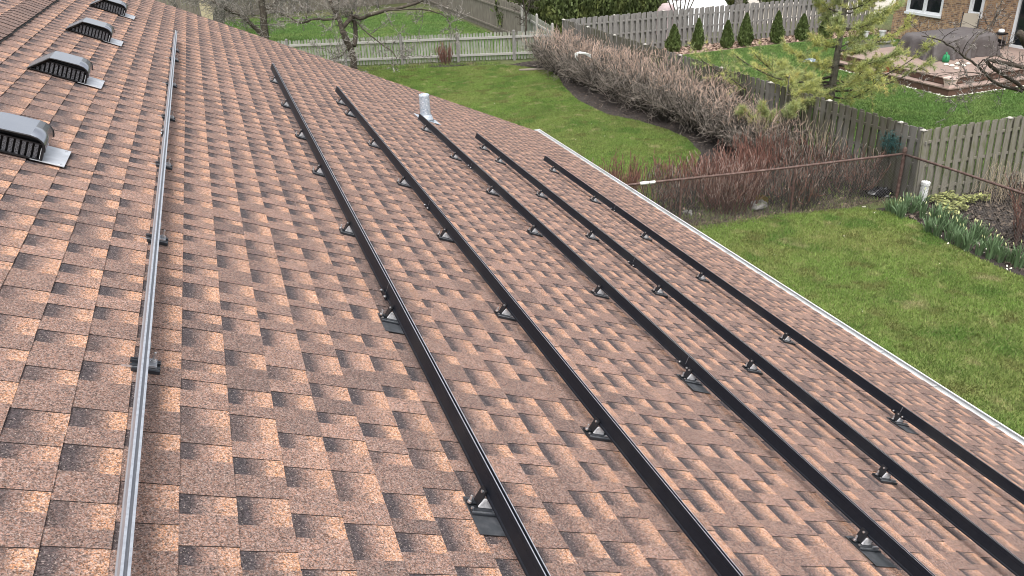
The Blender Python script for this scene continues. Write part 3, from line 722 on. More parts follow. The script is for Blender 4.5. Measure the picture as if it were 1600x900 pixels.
# chain-link fence
root = empty('chain_link_fence', (14.02, 13.58, 0)); tag(root, 'rusty brown chain link fence with a corner post by the daffodils', 'fence')
def cl(x, y, z=0): return (x - 14.02, y - 13.58, z)
A = (5.6, 14.55); Bc = (14.02, 13.58); Cc = (14.22, 7.0)
def along(a, c, t): return (a[0] + (c[0] - a[0]) * t, a[1] + (c[1] - a[1]) * t)
for (q, r, h) in ((along(A, Bc, .02), .028, 1.08), (along(A, Bc, .372), .026, 1.08), (along(A, Bc, .685), .026, 1.08), (Bc, .042, 1.22), ((14.14, 10.55), .028, 1.12), (Cc, .03, 1.1)):
    b = MB(); b.tube([cl(*q, 0), cl(*q, h - .03), cl(*q, h)], [r, r, r * .6], 10); b.tube([cl(*q, h - .09), cl(*q, h - .05)], r * 1.25, 10); b.build('post', RUST, root, smooth=False)
for (a, c, n) in ((A, Bc, 6), (Bc, Cc, 5)):
    b = MB(); pts = [cl(*along(a, c, i / n), 1.06 + .012 * math.sin(i * 1.3)) for i in range(n + 1)]; b.tube(pts, .027, 8); b.build('top_rail', RUST, root, smooth=True)
t0, t1 = .262, .285
b = MB(); b.tube([cl(*along(A, Bc, t), 1.062 + .012 * math.sin(1.3 * t * 6)) for t in (t0, t1)], .033, 10); b.tube([cl(*along(A, Bc, t), 1.062 + .012 * math.sin(1.3 * t * 6)) for t in (t1 + .002, t1 + .016)], .03, 10); b.build('tape_wrap', TAPE, root)
segs = []
for (a, c) in ((A, Bc), (Bc, Cc)):
    L_ = math.hypot(c[0] - a[0], c[1] - a[1]); n = int(L_ / .075)
    for i in range(-14, n + 1):
        for sgn in (0, 1):
            u0, u1 = i * .075 / L_, (i * .075 + 1.02) / L_
            z0, z1 = (.03, 1.05) if sgn == 0 else (1.05, .03)
            lo, hi = max(u0, 0), min(u1, 1)
            if hi <= lo: continue
            zz = lambda u: z0 + (z1 - z0) * (u - u0) / (u1 - u0)
            segs.append((cl(*along(a, c, lo), zz(lo)), cl(*along(a, c, hi), zz(hi)), .0022, .0022, 0))
tag(link('wire_mesh', seg_mesh('wire_mesh', segs, WIRE), root), kind='stuff')

# ================================================================== WOODY PLANTS
def unit(v): return v / (np.linalg.norm(v) + 1e-9)
def grow(segs, p, d, L, r, lev, rg, mats, wob=.25, kids=(3, 3), up=.15, nseg=4, shrink=.6, spread=.8, rmin=.003):
    """random branching twig; appends segments"""
    p = np.array(p, float); d = unit(np.array(d, float)); st = L / nseg; pts = [p]; r0 = r
    for i in range(nseg):
        d = unit(d + rg.normal(0, wob, 3) * .6 + np.array([0, 0, up]) * .5)
        q = p + d * st; r1 = max(rmin, r0 * (.86 if i < nseg - 1 else .7))
        segs.append((p, q, r0, r1, mats[min(len(mats) - 1, lev)])); p = q; r0 = r1; pts.append(q)
    if lev < len(kids):
        n = kids[lev]
        for j in range(n):
            t = (j + rg.random() * .8 + .6) / (n + .6) * nseg; i = min(nseg, max(1, int(t)))
            q = pts[i]; dd = unit(unit(d + rg.normal(0, spread, 3)) + np.array([0, 0, up]))
            grow(segs, q, dd, L * shrink * rg.uniform(.6, 1.15), max(rmin, r0 * .8 if i == nseg else r * .55), lev + 1, rg, mats, wob, kids, up, max(2, nseg - 1), shrink, spread, rmin)

def shrub(name, base, n, H, spread, mats, lab, cat='shrub', group=None, r=.010, kids=(3, 3), up=.3, levmap=(0, 1, 2), seed=0, stems='stems', dense_r=.25, lean=1.0, tip_z=0, wob=.16, spr=.45):
    rg = np.random.default_rng(seed); segs = []
    for i in range(n):
        a = rg.uniform(0, 6.283); q = math.sqrt(rg.random())
        b0 = (math.cos(a) * q * dense_r, math.sin(a) * q * dense_r, 0)
        out = spread * q * rg.uniform(.6, 1.1) * lean
        d = (math.cos(a) * out, math.sin(a) * out, H)
        grow(segs, b0, d, H * rg.uniform(.55, .78), r * rg.uniform(.7, 1.3), 0, rg, levmap, wob, kids, up, 4, .5, spr, r * .52)
    if tip_z: segs = [(a_, c_, r0_, r1_, (2 if m_ == 2 and c_[2] + rg.normal(0, .12) > tip_z * H else min(m_, 1))) for (a_, c_, r0_, r1_, m_) in segs]
    root = empty(name, (*base, .004), (0, 0, 0)); tag(root, lab, cat, group)
    link(stems, seg_mesh(stems, segs, mats), root)
    return root

ORD = ['first', 'second', 'third', 'fourth', 'fifth', 'sixth', 'seventh', 'eighth', 'ninth', 'tenth']
HG = [(13.05, 31.5, 1.75, 1.5), (12.95, 29.9, 1.8, 1.6), (13.0, 28.3, 1.7, 1.5), (13.05, 26.8, 1.75, 1.6), (13.1, 25.2, 1.8, 1.6), (13.15, 23.7, 1.8, 1.6), (13.2, 22.1, 1.75, 1.6), (13.25, 20.5, 1.75, 1.5), (13.25, 19.0, 1.6, 1.4), (13.2, 17.5, 1.35, 1.2)]
for i, (x, y, H, sp_) in enumerate(HG):
    shrub('bare_shrub', (x, y), 105, H * 1.12, sp_, [OLDW, MIDW, TIPW], ORD[i] + ' bare shrub of the long hedge, counted from the picket fence', 'shrub', 'bare hedge shrubs along the mulch bed', r=.0115, kids=(5, 5), seed=100 + i, dense_r=.5, tip_z=.66, wob=.26, spr=.8, up=.16)
RED = [(7.35, 16.8, 1.15, .6, 90, 'low reddish shrub rising just above the white gutter'), (8.25, 16.3, 1.25, .65, 110, 'upright reddish shrub left of the tape-wrapped fence rail'), (9.05, 15.2, 1.3, .5, 90, 'dark dense upright shrub behind the tape-wrapped fence rail'),
       (10.3, 14.75, 1.6, 1.05, 210, 'large red-stemmed shrub behind the middle of the chain link fence'), (11.75, 14.4, 1.35, .95, 130, 'brown twiggy shrub behind the chain link line post'), (12.75, 15.3, 1.55, .9, 130, 'grey twiggy shrub near the dark fence corner'), (14.85, 10.4, 1.3, .8, 120, 'red-stemmed shrub beyond the daffodils at the right edge'), (9.3, 34.75, 1.25, .55, 46, 'small red-stemmed bush on a mulch circle by the picket fence'), (11.15, 15.6, 1.35, .9, 140, 'dark red brush right of the large red-stemmed shrub'), (13.3, 14.45, 1.35, .8, 130, 'brown brush pressed into the dark fence corner'), (12.4, 16.3, 1.35, 1.0, 130, 'dull red brush in front of the hedge end'), (9.75, 15.9, 1.25, .8, 110, 'red-brown brush left of the large red-stemmed shrub'), (16.4, 11.9, 1.0, .7, 90, 'brown brush at the foot of the mossy fence')]
for i, (x, y, H, sp_, n, lab) in enumerate(RED):
    ms = [REDW, REDT, NEWW if i in (0, 3) else REDT] if i not in (2, 4, 5, 9, 12) else [OLDW, REDT, MIDW]
    shrub('red_shrub' if i not in (2, 4, 5, 9, 12) else 'bare_shrub', (x, y), int(n * .8), H * .88, sp_, ms, lab, 'shrub', None, r=.0115, kids=(2, 2), seed=200 + i, dense_r=.62 if n > 50 else .2, up=.35, lean=.62 if n > 50 else 1.0)
# straw stalks
rg = np.random.default_rng(5)
for i, (x, y, H, n, lab) in enumerate([(6.6, 17.6, .9, 16, 'sparse pale dry stalks on the lawn above the gutter'), (13.2, 17.2, 1.6, 30, 'pale dry stalks between the pine and the hedge end'), (13.4, 15.6, 1.7, 30, 'tall pale dry stalks in front of the dark fence corner'), (16.0, 12.6, .9, 60, 'straw coloured dry clump below the mossy fence')]):
    segs = []
    for k in range(n):
        a = rg.uniform(0, 6.28); q = rg.uniform(0, .7)
        grow(segs, (math.cos(a) * q, math.sin(a) * q, 0), (rg.normal(0, .25), rg.normal(0, .25), 1), H * rg.uniform(.6, 1.1), .006, 0, rg, (0,), .10, (1,), .1, 4, .4, .5, .003)
    r_ = empty('dry_stalks', (x, y, .004)); tag(r_, lab, 'dry stalks'); tag(link('stalks', seg_mesh('stalks', segs, STRAW), r_), kind='stuff')

def tube_segs(segs, pts, r0, r1, m=0):
    n = len(pts) - 1
    for i in range(n): segs.append((np.array(pts[i]), np.array(pts[i + 1]), r0 + (r1 - r0) * i / n, r0 + (r1 - r0) * (i + 1) / n, m))
def smooth_path(pts, k=4):
    pts = [np.array(p, float) for p in pts]; out = []
    for i in range(len(pts) - 1):
        p0 = pts[max(i - 1, 0)]; p1 = pts[i]; p2 = pts[i + 1]; p3 = pts[min(i + 2, len(pts) - 1)]
        for j in range(k):
            t = j / k; out.append(.5 * ((2 * p1) + (-p0 + p2) * t + (2 * p0 - 5 * p1 + 4 * p2 - p3) * t * t + (-p0 + 3 * p1 - 3 * p2 + p3) * t ** 3))
    out.append(pts[-1]); return out

def bare_tree(name, lab, base, limbs, twigs, seed, mats_l=(BARK,), twmats=(BARKG, TWIGG), kids=(4, 4, 3), tl=1.2, trs=.016, up=.05, droop=0.0, spread=.8, rmin=.0078):
    """limbs: list of (points, r0, r1); trunk first"""
    rg = np.random.default_rng(seed); base = np.array(base, float)
    root = empty(name, base); tag(root, lab, 'tree')
    b = MB(); segs = []; first = True
    for (pts, r0, r1) in limbs:
        P = smooth_path([np.array(q) - base for q in pts]); n = len(P)
        P = [q + rg.normal(0, .012, 3) * (0 < i < n - 1) for i, q in enumerate(P)]
        bb = MB(); bb.tube(P, [r0 + (r1 - r0) * i / (n - 1) for i in range(n)], 9)
        bb.build('trunk' if first else 'limb', mats_l[0], root, smooth=True)
        for j in range(twigs if not first else twigs // 4):
            i = int(rg.uniform(.25 if not first else .6, 1) * (n - 1)); d = P[min(n - 1, i + 1)] - P[max(0, i - 1)]
            dd = unit(unit(d) * .7 + rg.normal(0, .7, 3) + np.array([0, 0, up]))
            rr = min(trs * rg.uniform(.7, 1.4), (r0 + (r1 - r0) * i / n) * .7)
            grow(segs, P[i], dd, tl * rg.uniform(.5, 1.2), rr, 0, rg, (0, 0, 1, 1), .32, kids, up - droop, 4, .55, spread, rmin)
        first = False
    link('crown', seg_mesh('crown', segs, list(twmats)), root)
    return root

Yt = 33.2
def T(px, py, dy=0.0, Y=Yt):
    return at(px, py, Y=Y + dy)
bs = T(556, 128); bs[2] = 0
bare_tree('bare_tree', 'gnarled bare tree with forked dark trunk beyond the gable end', bs,
    [([bs, T(554, 108), T(550, 82), T(541, 62, -.1), T(536, 48, -.15)], .15, .125),
     ([T(536, 50, -.15), T(533, 38, -.1), T(527, 22, .1), T(518, 8, .3), T(512, -20, .5)], .10, .06),
     ([T(553, 72, 0), T(556, 55, .25), T(554, 35, .3), T(548, 22, .3)], .095, .075),
     ([T(536, 42, -.15), T(545, 33, .05), T(553, 25, .3), T(562, 29, .0), T(575, 25, -.2), T(600, 17, -.4), T(640, 8, -.6), T(668, -4, -.8), T(700, -20, -1.0)], .085, .05),
     ([T(529, 28, 0), T(510, 30, .3), T(490, 30, .6), T(470, 36, .8), T(440, 20, 1.2), T(420, 12, 1.4)], .05, .025),
     ([T(553, 30, .3), T(585, 60, -.8), T(612, 80, -1.3), T(620, 92, -1.6)], .03, .014),
     ([T(600, 18, -.4), T(650, 14, -1.0), T(690, 22, -1.4), T(702, 36, -1.6), T(700, 46, -1.7)], .03, .012),
     ([T(553, 60, .2), T(535, 85, -.6), T(520, 92, -1.2)], .02, .01)], 10, 31, kids=(4, 3, 2), tl=1.25, trs=.02)
b2 = at(413, 70, Z=0.0); b2 = at(413, 62, Y=44.0); b2[2] = 0
def T2(px, py, Y=44.0): return at(px, py, Y=Y)
bare_tree('bare_tree', 'straight brown trunk beyond the roof edge with a dark leaning limb', b2,
    [([b2, T2(414, 55), T2(412, 30), T2(409, 0), T2(406, -60)], .20, .15),
     ([T2(414, 58), T2(400, 45), T2(388, 34), T2(372, 22), T2(352, 14), T2(330, 0)], .12, .07),
     ([T2(412, 20), T2(430, 5), T2(455, -10)], .07, .03)], 16, 32, tl=2.0, trs=.022)
b3 = at(338, 36, Y=49.0); b3[2] = 0
bare_tree('bare_tree', 'wide grey trunk in front of the pale stockade panel', b3,
    [([b3, at(342, 22, Y=49.), at(348, 5, Y=49.), at(352, -40, Y=49.)], .33, .24), ([at(346, 10, Y=49.), at(335, -5, Y=48.7), at(322, -20, Y=48.5)], .12, .07),
     ([at(347, 8, Y=49.), at(368, -8, Y=49.5), at(395, -30, Y=50.)], .12, .07)], 14, 33, mats_l=(BARKG,), tl=2.2, trs=.022)
b4 = at(822, 62, Y=36.3); b4[2] = 0
bare_tree('bare_tree', 'slim dark sapling with two stems behind the picket fence', b4,
    [([b4, at(822, 45, Y=36.3), at(822, 25, Y=36.3)], .055, .05), ([at(822, 26, Y=36.3), at(819, 10, Y=36.2), at(814, -10, Y=36.2)], .04, .03), ([at(822, 26, Y=36.3), at(826, 10, Y=36.4), at(829, -10, Y=36.4)], .04, .03)], 8, 34, mats_l=(BARK,), twmats=(BARK, TWIGD), kids=(3, 3), tl=.9)
# background thicket along the far fence: single trunks
rg = np.random.default_rng(9)
FARL = ['far left', 'second', 'third', 'fourth', 'fifth', 'sixth', 'seventh', 'eighth']
for i in range(8):
    x = -2.0 + i * 2.15 + rg.uniform(-.5, .5); y = 56.3 + rg.uniform(-1.2, .8); h = 6
    ln = rg.normal(0, .4)
    bare_tree('bare_tree', FARL[i] + ' thin bare tree of the thicket before the far stockade', (x, y, 0),
        [([(x, y, 0), (x + ln * .3, y, 1.5), (x + ln, y + .2, 3.2), (x + ln * 1.5, y, h)], .10, .04), ([(x + ln * .3, y, 1.4), (x + ln * .3 + .7, y - .3, 2.6), (x + 1.5, y - .5, 4)], .05, .025),
         ([(x + ln * .2, y, 1.0), (x - .8, y - .4, 2.0), (x - 1.4, y - .8, 3.2)], .045, .02)], 10, 50 + i, mats_l=(BARKG,), kids=(4, 3, 2), tl=1.7, trs=.02)

# tree whose limb reaches in from the right edge
Yr = 16.2
def T3(px, py, dy=0): return at(px, py, Y=Yr + dy)
b5 = (20.6, 15.6, 0)
mm = T3(1620, 142)
bare_tree('bare_tree', 'dark bare limb with wandering twigs reaching in from the right edge', b5,
    [([b5, (20.5, 15.7, 1.2), (20.2, 15.9, 2.2), (19.6, 16.0, 2.9)], .12, .09),
     ([(20.3, 15.8, 1.9), (18.8, 16.1, 2.25), T3(1600, 140), T3(1560, 132), T3(1540, 115), T3(1528, 104), T3(1508, 90), T3(1490, 75, -.2), T3(1468, 64, -.3), T3(1440, 56, -.4)], .055, .012),
     ([T3(1508, 90), T3(1525, 60, .2), T3(1545, 42, .3), T3(1560, 15, .5), T3(1568, -5, .6)], .022, .012),
     ([T3(1528, 102), T3(1540, 92, -.2), T3(1560, 88, -.3), T3(1590, 100, -.3), T3(1612, 112, -.3)], .018, .009),
     ([T3(1540, 116), T3(1566, 108, .2), T3(1600, 118, .2)], .016, .009),
     ([T3(1555, 130), T3(1525, 138, -.5), T3(1500, 152, -.8), T3(1480, 175, -1.0)], .014, .006),
     ([T3(1545, 120), T3(1510, 112, .4), T3(1470, 118, .7), T3(1430, 130, .9)], .014, .006)], 9, 35, twmats=(TWIGD, TWIGG), kids=(3, 3, 2), tl=.75, trs=.010, rmin=.005)

# ------------------------------------------------------------------ pine
def quads_mesh(name, P, A, B, mats, mi=None):
    """leaf quads: centre P, half axes A and B"""
    V = np.stack([P - A - B, P + A - B, P + A + B, P - A + B], 1).reshape(-1, 3)
    return fast_mesh(name, V, np.arange(len(V)).reshape(-1, 4), mats, mi)
def needles(C, D, n, L, w, rg):
    """tufts of n needle blades at centres C pointing about D"""
    C = np.repeat(C, n, 0); D = np.repeat(D, n, 0)
    d = D * .75 + rg.normal(0, .62, D.shape); d /= np.linalg.norm(d, axis=1)[:, None]
    l = L * rg.uniform(.6, 1.15, (len(d), 1)); s = np.cross(d, rg.normal(0, 1, d.shape)); s /= np.linalg.norm(s, axis=1)[:, None] + 1e-9
    V = np.stack([C - s * w, C + s * w, C + d * l], 1).reshape(-1, 3)
    return V
def pine(base, H, seed, lab, trunk_r, branches, lean=(0.02, 0)):
    rg = np.random.default_rng(seed); base = np.array(base, float)
    root = empty('pine_tree', base); tag(root, lab, 'tree')
    b = MB(); n = 10
    tr = [np.array([lean[0] * H * (i / n) ** 1.2, lean[1] * H * i / n, H * i / n]) for i in range(n + 1)]
    b.tube(tr, [trunk_r * (1 - .8 * i / n) for i in range(n + 1)], 9); b.build('trunk', PINEBARK, root, smooth=True)
    segs = []; C = []; D = []; DM = []
    for (z, az_, L, rise) in branches:
        a = math.radians(az_); p = np.array([lean[0] * H * (z / H) ** 1.2, lean[1] * z, z]); d = np.array([math.cos(a), math.sin(a), rise - .35])
        d = unit(d); k = 7; r = .028 * L / 2 + .006
        for i in range(k):
            d = unit(d + np.array([0, 0, .14]) + rg.normal(0, .05, 3)); q = p + d * L / k
            segs.append((p, q, r * (1 - .8 * i / k), r * (1 - .8 * (i + 1) / k), 0))
            if i >= 1:
                for _ in range(4 if i < k - 1 else 6):
                    sd = unit(d + rg.normal(0, .65, 3) + np.array([0, 0, .1])); sl = L * rg.uniform(.10, .26) * (1.1 - .06 * i); s0 = p + (q - p) * rg.random()
                    segs.append((s0, s0 + sd * sl, .006, .003, 0))
                    m = 4
                    for j in range(m):
                        C.append(s0 + sd * sl * (j + 1) / m + rg.normal(0, .015, 3)); D.append(unit(sd + rg.normal(0, .25, 3)))
            p = q
    tag(link('branches', seg_mesh('branches', segs, [TWIGD]), root), kind='stuff')
    C = np.array(C); D = np.array(D); V = needles(C, D, 26, .15, .0048, rg)
    F = np.arange(len(V)).reshape(-1, 3); gi = np.repeat(rg.random(len(C)) < .25, 26).astype(int)
    link('crown', fast_mesh('crown', V, F, [NEEDLE, NEEDLED], gi), root)
    return root
rg = np.random.default_rng(21)
br = []
z = 0.75
while z < 5.2:
    for j in range(4):
        br.append((z + rg.uniform(-.08, .08), j * 72 + rg.uniform(-25, 25) + z * 80, max(.75, 2.35 - .24 * z) * rg.uniform(.75, 1.1), rg.uniform(.05, .4)))
    z += rg.uniform(.42, .58)
br += [(1.15, 166, 4.1, .12), (1.45, 180, 3.4, .15), (.95, 172, 3.5, .15), (1.25, 160, 2.6, .2), (1.0, -20, 2.9, .1), (1.3, -40, 2.6, .15)]
pine((16.9, 19.5, 0), 5.6, 22, 'sparse yellow-green pine with upswept branches before the deck', .13, br, lean=(.035, .01))
br = [(.5 + .22 * k, k * 47 + 110, 1.35 - .1 * k, .25) for k in range(8)]
pine((13.75, 17.6, 0), 2.1, 23, 'low yellow-green pine spreading over the hedge end', .05, br, lean=(.05, .0))

# ------------------------------------------------------------------ evergreens
def evergreen(name, base, H, R, prof, n, leaf, m, lab, cat, group, seed):
    rg = np.random.default_rng(seed); root = empty(name, (*base, .0)); tag(root, lab, cat, group)
    b = MB(); b.tube([(0, 0, 0), (.01, 0, H * .5), (0, .01, H * .88)], [R * .10, R * .07, R * .02], 7); b.build('trunk', BARK, root)
    t = rg.random(n) ** .9; a = rg.uniform(0, 6.283, n)
    lump = 1 + .13 * np.sin(3 * a + 7 * t + seed) + .09 * np.sin(7 * a - 13 * t + seed * 2) + rg.normal(0, .07, n)
    rr = R * prof(t) * lump * (1 - .35 * rg.random(n) ** 3)
    P = np.stack([np.cos(a) * rr, np.sin(a) * rr, .05 + t * H], 1)
    up = np.stack([np.cos(a) * .35, np.sin(a) * .35, np.ones(n)], 1) + rg.normal(0, .35, (n, 3)); up /= np.linalg.norm(up, axis=1)[:, None]
    s = np.cross(up, np.stack([np.cos(a), np.sin(a), np.zeros(n)], 1) + rg.normal(0, .5, (n, 3))); s /= np.linalg.norm(s, axis=1)[:, None]
    l = leaf * rg.uniform(.6, 1.3, (n, 1))
    link('crown', quads_mesh('crown', P, s * l * .42, up * l, m), root)
    return root
cone = lambda t: np.clip((1 - t) ** .72 * (.55 + .75 * np.minimum(1, t * 5) * .6), .02, 2)
egg = lambda t: np.clip(np.sqrt(np.clip(1 - (2 * t - .75) ** 2 / 1.6, 0, 1)), .05, 2)
AR = [(19.05, 32.3, 1.10, .37), (20.15, 32.1, 1.30, .31), (21.55, 31.95, 1.12, .33), (22.5, 31.95, 1.36, .38), (24.15, 31.9, 1.33, .35), (25.5, 31.85, 1.10, .36), (26.8, 31.8, 1.2, .36)]
for i, (x, y, H, R) in enumerate(AR):
    evergreen('arborvitae', (x, y), H, R, cone, 2600, .055, ARBOR, ORD[i] + ' small conical evergreen along the grey board fence, from the left', 'evergreen', 'small conical evergreens', 300 + i)
EV = [(15.9, 37.0, 3.0, 1.05), (17.2, 37.4, 3.4, 1.0), (18.9, 37.2, 3.2, 1.15), (20.3, 37.0, 2.9, .95), (15.3, 41, 3.2, 1.2)]
for i, (x, y, H, R) in enumerate(EV):
    evergreen('dark_evergreen', (x, y), H, R, egg, 9000, .085, YEW, ORD[i] + ' big dark evergreen behind the board fence corner, from the left' if i < 4 else 'big dark evergreen behind the brown stockade', 'evergreen', 'big evergreens behind the fence', 320 + i)

# ================================================================== GRASS, LITTER
def inpoly(X, Y, poly):
    ins = np.zeros(len(X), bool); n = len(poly)
    for i in range(n):
        x0, y0 = poly[i]; x1, y1 = poly[(i + 1) % n]
        c = ((y0 > Y) != (y1 > Y)) & (X < (x1 - x0) * (Y - y0) / (y1 - y0 + 1e-12) + x0); ins ^= c
    return ins
def visible(X, Y, m=60):
    c = (np.stack([X, Y, np.full_like(X, -CAM_Z)], 1)) @ CAM_R
    u = 800 + 1265 * c[:, 0] / c[:, 2]; v = 450 + 1265 * c[:, 1] / c[:, 2]
    return (c[:, 2] > 0) & (u > -m) & (u < 1600 + m) & (v > -m) & (v < 900 + m)
def scatter(poly, n, rg):
    xs = [p[0] for p in poly]; ys = [p[1] for p in poly]
    X = rg.uniform(min(xs), max(xs), n); Y = rg.uniform(min(ys), max(ys), n)
    k = inpoly(X, Y, poly) & visible(X, Y); return X[k], Y[k]
def grass(name, poly, n, h, w, m, z, lab, seed):
    rg = np.random.default_rng(seed); X, Y = scatter(poly, n, rg); k = len(X)
    a = rg.uniform(0, 6.283, k); hh = h * rg.uniform(.5, 1.25, k); ww = w * rg.uniform(.7, 1.3, k); l = hh * rg.uniform(.2, .9, k); b = rg.uniform(0, 6.283, k)
    dx, dy = np.cos(a) * ww, np.sin(a) * ww; Z = np.full(k, z)
    V = np.stack([np.stack([X - dx, Y - dy, Z], 1), np.stack([X + dx, Y + dy, Z], 1), np.stack([X + np.cos(b) * l, Y + np.sin(b) * l, Z + hh], 1)], 1).reshape(-1, 3)
    o = link(name, fast_mesh(name, V, np.arange(len(V)).reshape(-1, 3), m)); tag(o, lab, 'grass', kind='stuff'); return o
LV = [p for p in LAWN]
grass('lawn_grass', [(5.3, 4), (13.1, 4)] + LAWN[2:26] + [(3, 36), (3, 14), (5.3, 14)], 900000, .05, .009, BLADE, .010, 'short patchy yellow-green grass of the near lawn', 1)
grass('neighbour_grass', [(14.4, 13.5), (34, 13.5), (34, 20.4), (22.5, 20.4), (22.5, 26.6), (29.2, 26.6), (29.2, 31.4), (14.4, 31.4)], 420000, .06, .012, NBLADE, .004, 'bright green grass beyond the board fence', 2)
grass('back_grass', [(-4, 38.4), (3.0, 37.6), (13.6, 34.0), (13.9, 52), (2, 56), (-4, 56)], 160000, .07, .016, NBLADE, .004, 'green grass of the rear yard behind the picket fence', 3)
grass('tall_grass', [(4.5, 36.4), (9, 34.8), (11.5, 33.9), (11.4, 33.6), (8.5, 34.4), (4.5, 35.8)], 9000, .14, .010, BLADE, .010, 'longer tufts along the foot of the picket fence', 4)

grass('dry_grass', [(7.6, 14.0), (9.2, 13.8), (11, 13.72), (12.2, 13.5), (13.6, 13.3), (13.9, 13.9), (11, 14.35), (8.5, 14.7)], 8000, .09, .005, DRYG, .006, 'dry straw and weeds along the foot of the chain link fence', 5)
grass('weedy_strip', [(7.6, 14.2), (11, 13.8), (13.9, 13.6), (13.9, 15.5), (11, 16), (8.5, 15.6)], 4000, .09, .008, BLADE, .006, 'weeds growing among the brush behind the chain link', 6)
def flakes(name, poly, n, size, m, z, lab, seed, flat=.5, cat='leaf litter'):
    rg = np.random.default_rng(seed); X, Y = scatter(poly, n, rg); k = len(X)
    P = np.stack([X, Y, z + rg.uniform(0, size * .5, k)], 1); nrm = np.stack([rg.normal(0, flat, k), rg.normal(0, flat, k), np.ones(k)], 1)
    A = np.cross(nrm, rg.normal(0, 1, (k, 3))); A /= np.linalg.norm(A, axis=1)[:, None]; B = np.cross(nrm, A); B /= np.linalg.norm(B, axis=1)[:, None]
    l = size * rg.uniform(.4, 1.2, (k, 1))
    o = link(name, quads_mesh(name, P, A * l, B * l * .6, m)); tag(o, lab, cat, kind='stuff'); return o
flakes('leaf_litter', BED, 20000, .022, LITTER, .008, 'brown leaf litter over the mulch bed', 11)
flakes('fallen_leaves', [(8.0, 13.75), (14.1, 13.6), (14.1, 18), (11, 17), (8.6, 15.5)], 11000, .024, LITTER, .01, 'dead leaves and debris behind the chain link fence', 12)
flakes('bed_debris', [(13.05, 6), (18, 6), (18, 13.1), (13.4, 13.1), (13.3, 12)], 9000, .035, LITTER, .01, 'scattered dead leaves in the flower bed', 13)
flakes('wood_chips', [(17.5, 31.6), (24, 31.8), (30.5, 31.3), (30.5, 33.1), (14.4, 33.1), (14.4, 32.3)], 5000, .07, CHIP, .014, 'tan wood chips under the small conical evergreens', 14)
flakes('fallen_petals', LAWN, 520, .014, PETAL, .045, 'pale fallen petals dotted over the lawn', 15)
flakes('bed_petals', [(12.9, 6), (14.5, 6), (14.5, 13.5), (12.9, 13.5)], 120, .03, PETAL, .02, 'pale petals and bits on the bed edge', 16)
flakes('pale_debris', [(8.0, 13.75), (14.1, 13.6), (14.1, 18), (11, 17), (8.6, 15.5)], 700, .03, CHIP, .02, 'pale bits of debris behind the chain link fence', 17)
# mulch circle and log edging by the picket fence
b = MB(); b.prism([(9.45 + 1.0 * math.cos(t * .42), 34.45 + .42 * math.sin(t * .42)) for t in range(15)], .0, .035); o = b.build('mulch_circle', MULCH); tag(o, kind='structure')
b = MB(); b.tube([(11.55, 31.75, .05), (12.0, 31.55, .06), (12.55, 31.35, .05)], [.05, .06, .05], 8); o = b.build('edging_log', LOGM, smooth=True); tag(o, 'short weathered log on the edge of the mulch bed', 'log')

def stone_mesh(r, seed):
    rg = np.random.default_rng(seed); b = MB(); n = 10
    for (k, z) in ((.85, 0), (1.0, .35), (.8, .75), (.3, .95)):
        for j in range(n):
            a = 2 * math.pi * j / n; q = r * k * (1 + rg.normal(0, .13)); b.v.append((q * math.cos(a) * 1.25, q * math.sin(a), r * z * .8 + rg.normal(0, .02)))
    for i in range(3):
        for j in range(n): b.f.append((i * n + j, i * n + (j + 1) % n, (i + 1) * n + (j + 1) % n, (i + 1) * n + j)); b.m.append(0)
    b.f.append(tuple(3 * n + j for j in range(n))); b.m.append(0)
    return b.mesh('stone', STONE)
for i, (px, py, r, lab) in enumerate([(1118, 318, .11, 'grey upright stone left of the red shrub behind the chain link'), (1163, 275, .14, 'pale stone standing behind the chain link rail'), (1155, 313, .13, 'whitish boulder beside the mossy slab'), (1185, 325, .20, 'flat grey slab stone behind the chain link'), (1172, 297, .13, 'small pale stone above the whitish boulder'), (1205, 300, .10, 'smallest pale stone in the rockery'), (1075, 335, .10, 'stone at the foot of the left chain link post'), (1175, 250, .16, 'stone under the dark hedge end')]):
    g = at(px, py, Z=0.0); o = link('stone', stone_mesh(r, 60 + i), None, (g[0], g[1], .005), (0, 0, i * 1.3)); tag(o, lab, 'stone', 'stones in the rockery')
for i, (px, py, r) in enumerate([(1180, 246, .22), (1185, 315, .16), (1180, 275, .25)]):
    g = at(px, py, Z=0.0); rg = np.random.default_rng(70 + i); n = 500
    a = rg.uniform(0, 6.28, n); q = r * np.sqrt(rg.random(n)); P = np.stack([q * np.cos(a) * 1.4, q * np.sin(a), .03 + .12 * (1 - q / r) * rg.random(n)], 1)
    A = rg.normal(0, 1, (n, 3)); A /= np.linalg.norm(A, axis=1)[:, None]; B = np.cross(A, rg.normal(0, 1, (n, 3))); B /= np.linalg.norm(B, axis=1)[:, None]
    root = empty('moss_mound', (g[0], g[1], .02)); tag(root, ['bright green mossy mound below the hedge end', 'orange-green mossy mound beside the boulder', 'yellow-green ground plant behind the chain link'][i], 'plant')
    link('foliage', quads_mesh('foliage', P, A * .03, B * .022, mat('moss_%d' % i, [(0.12, 0.17, 0.02), (0.17, 0.13, 0.03), (0.16, 0.17, 0.06)][i], .8, island=.4)), root)

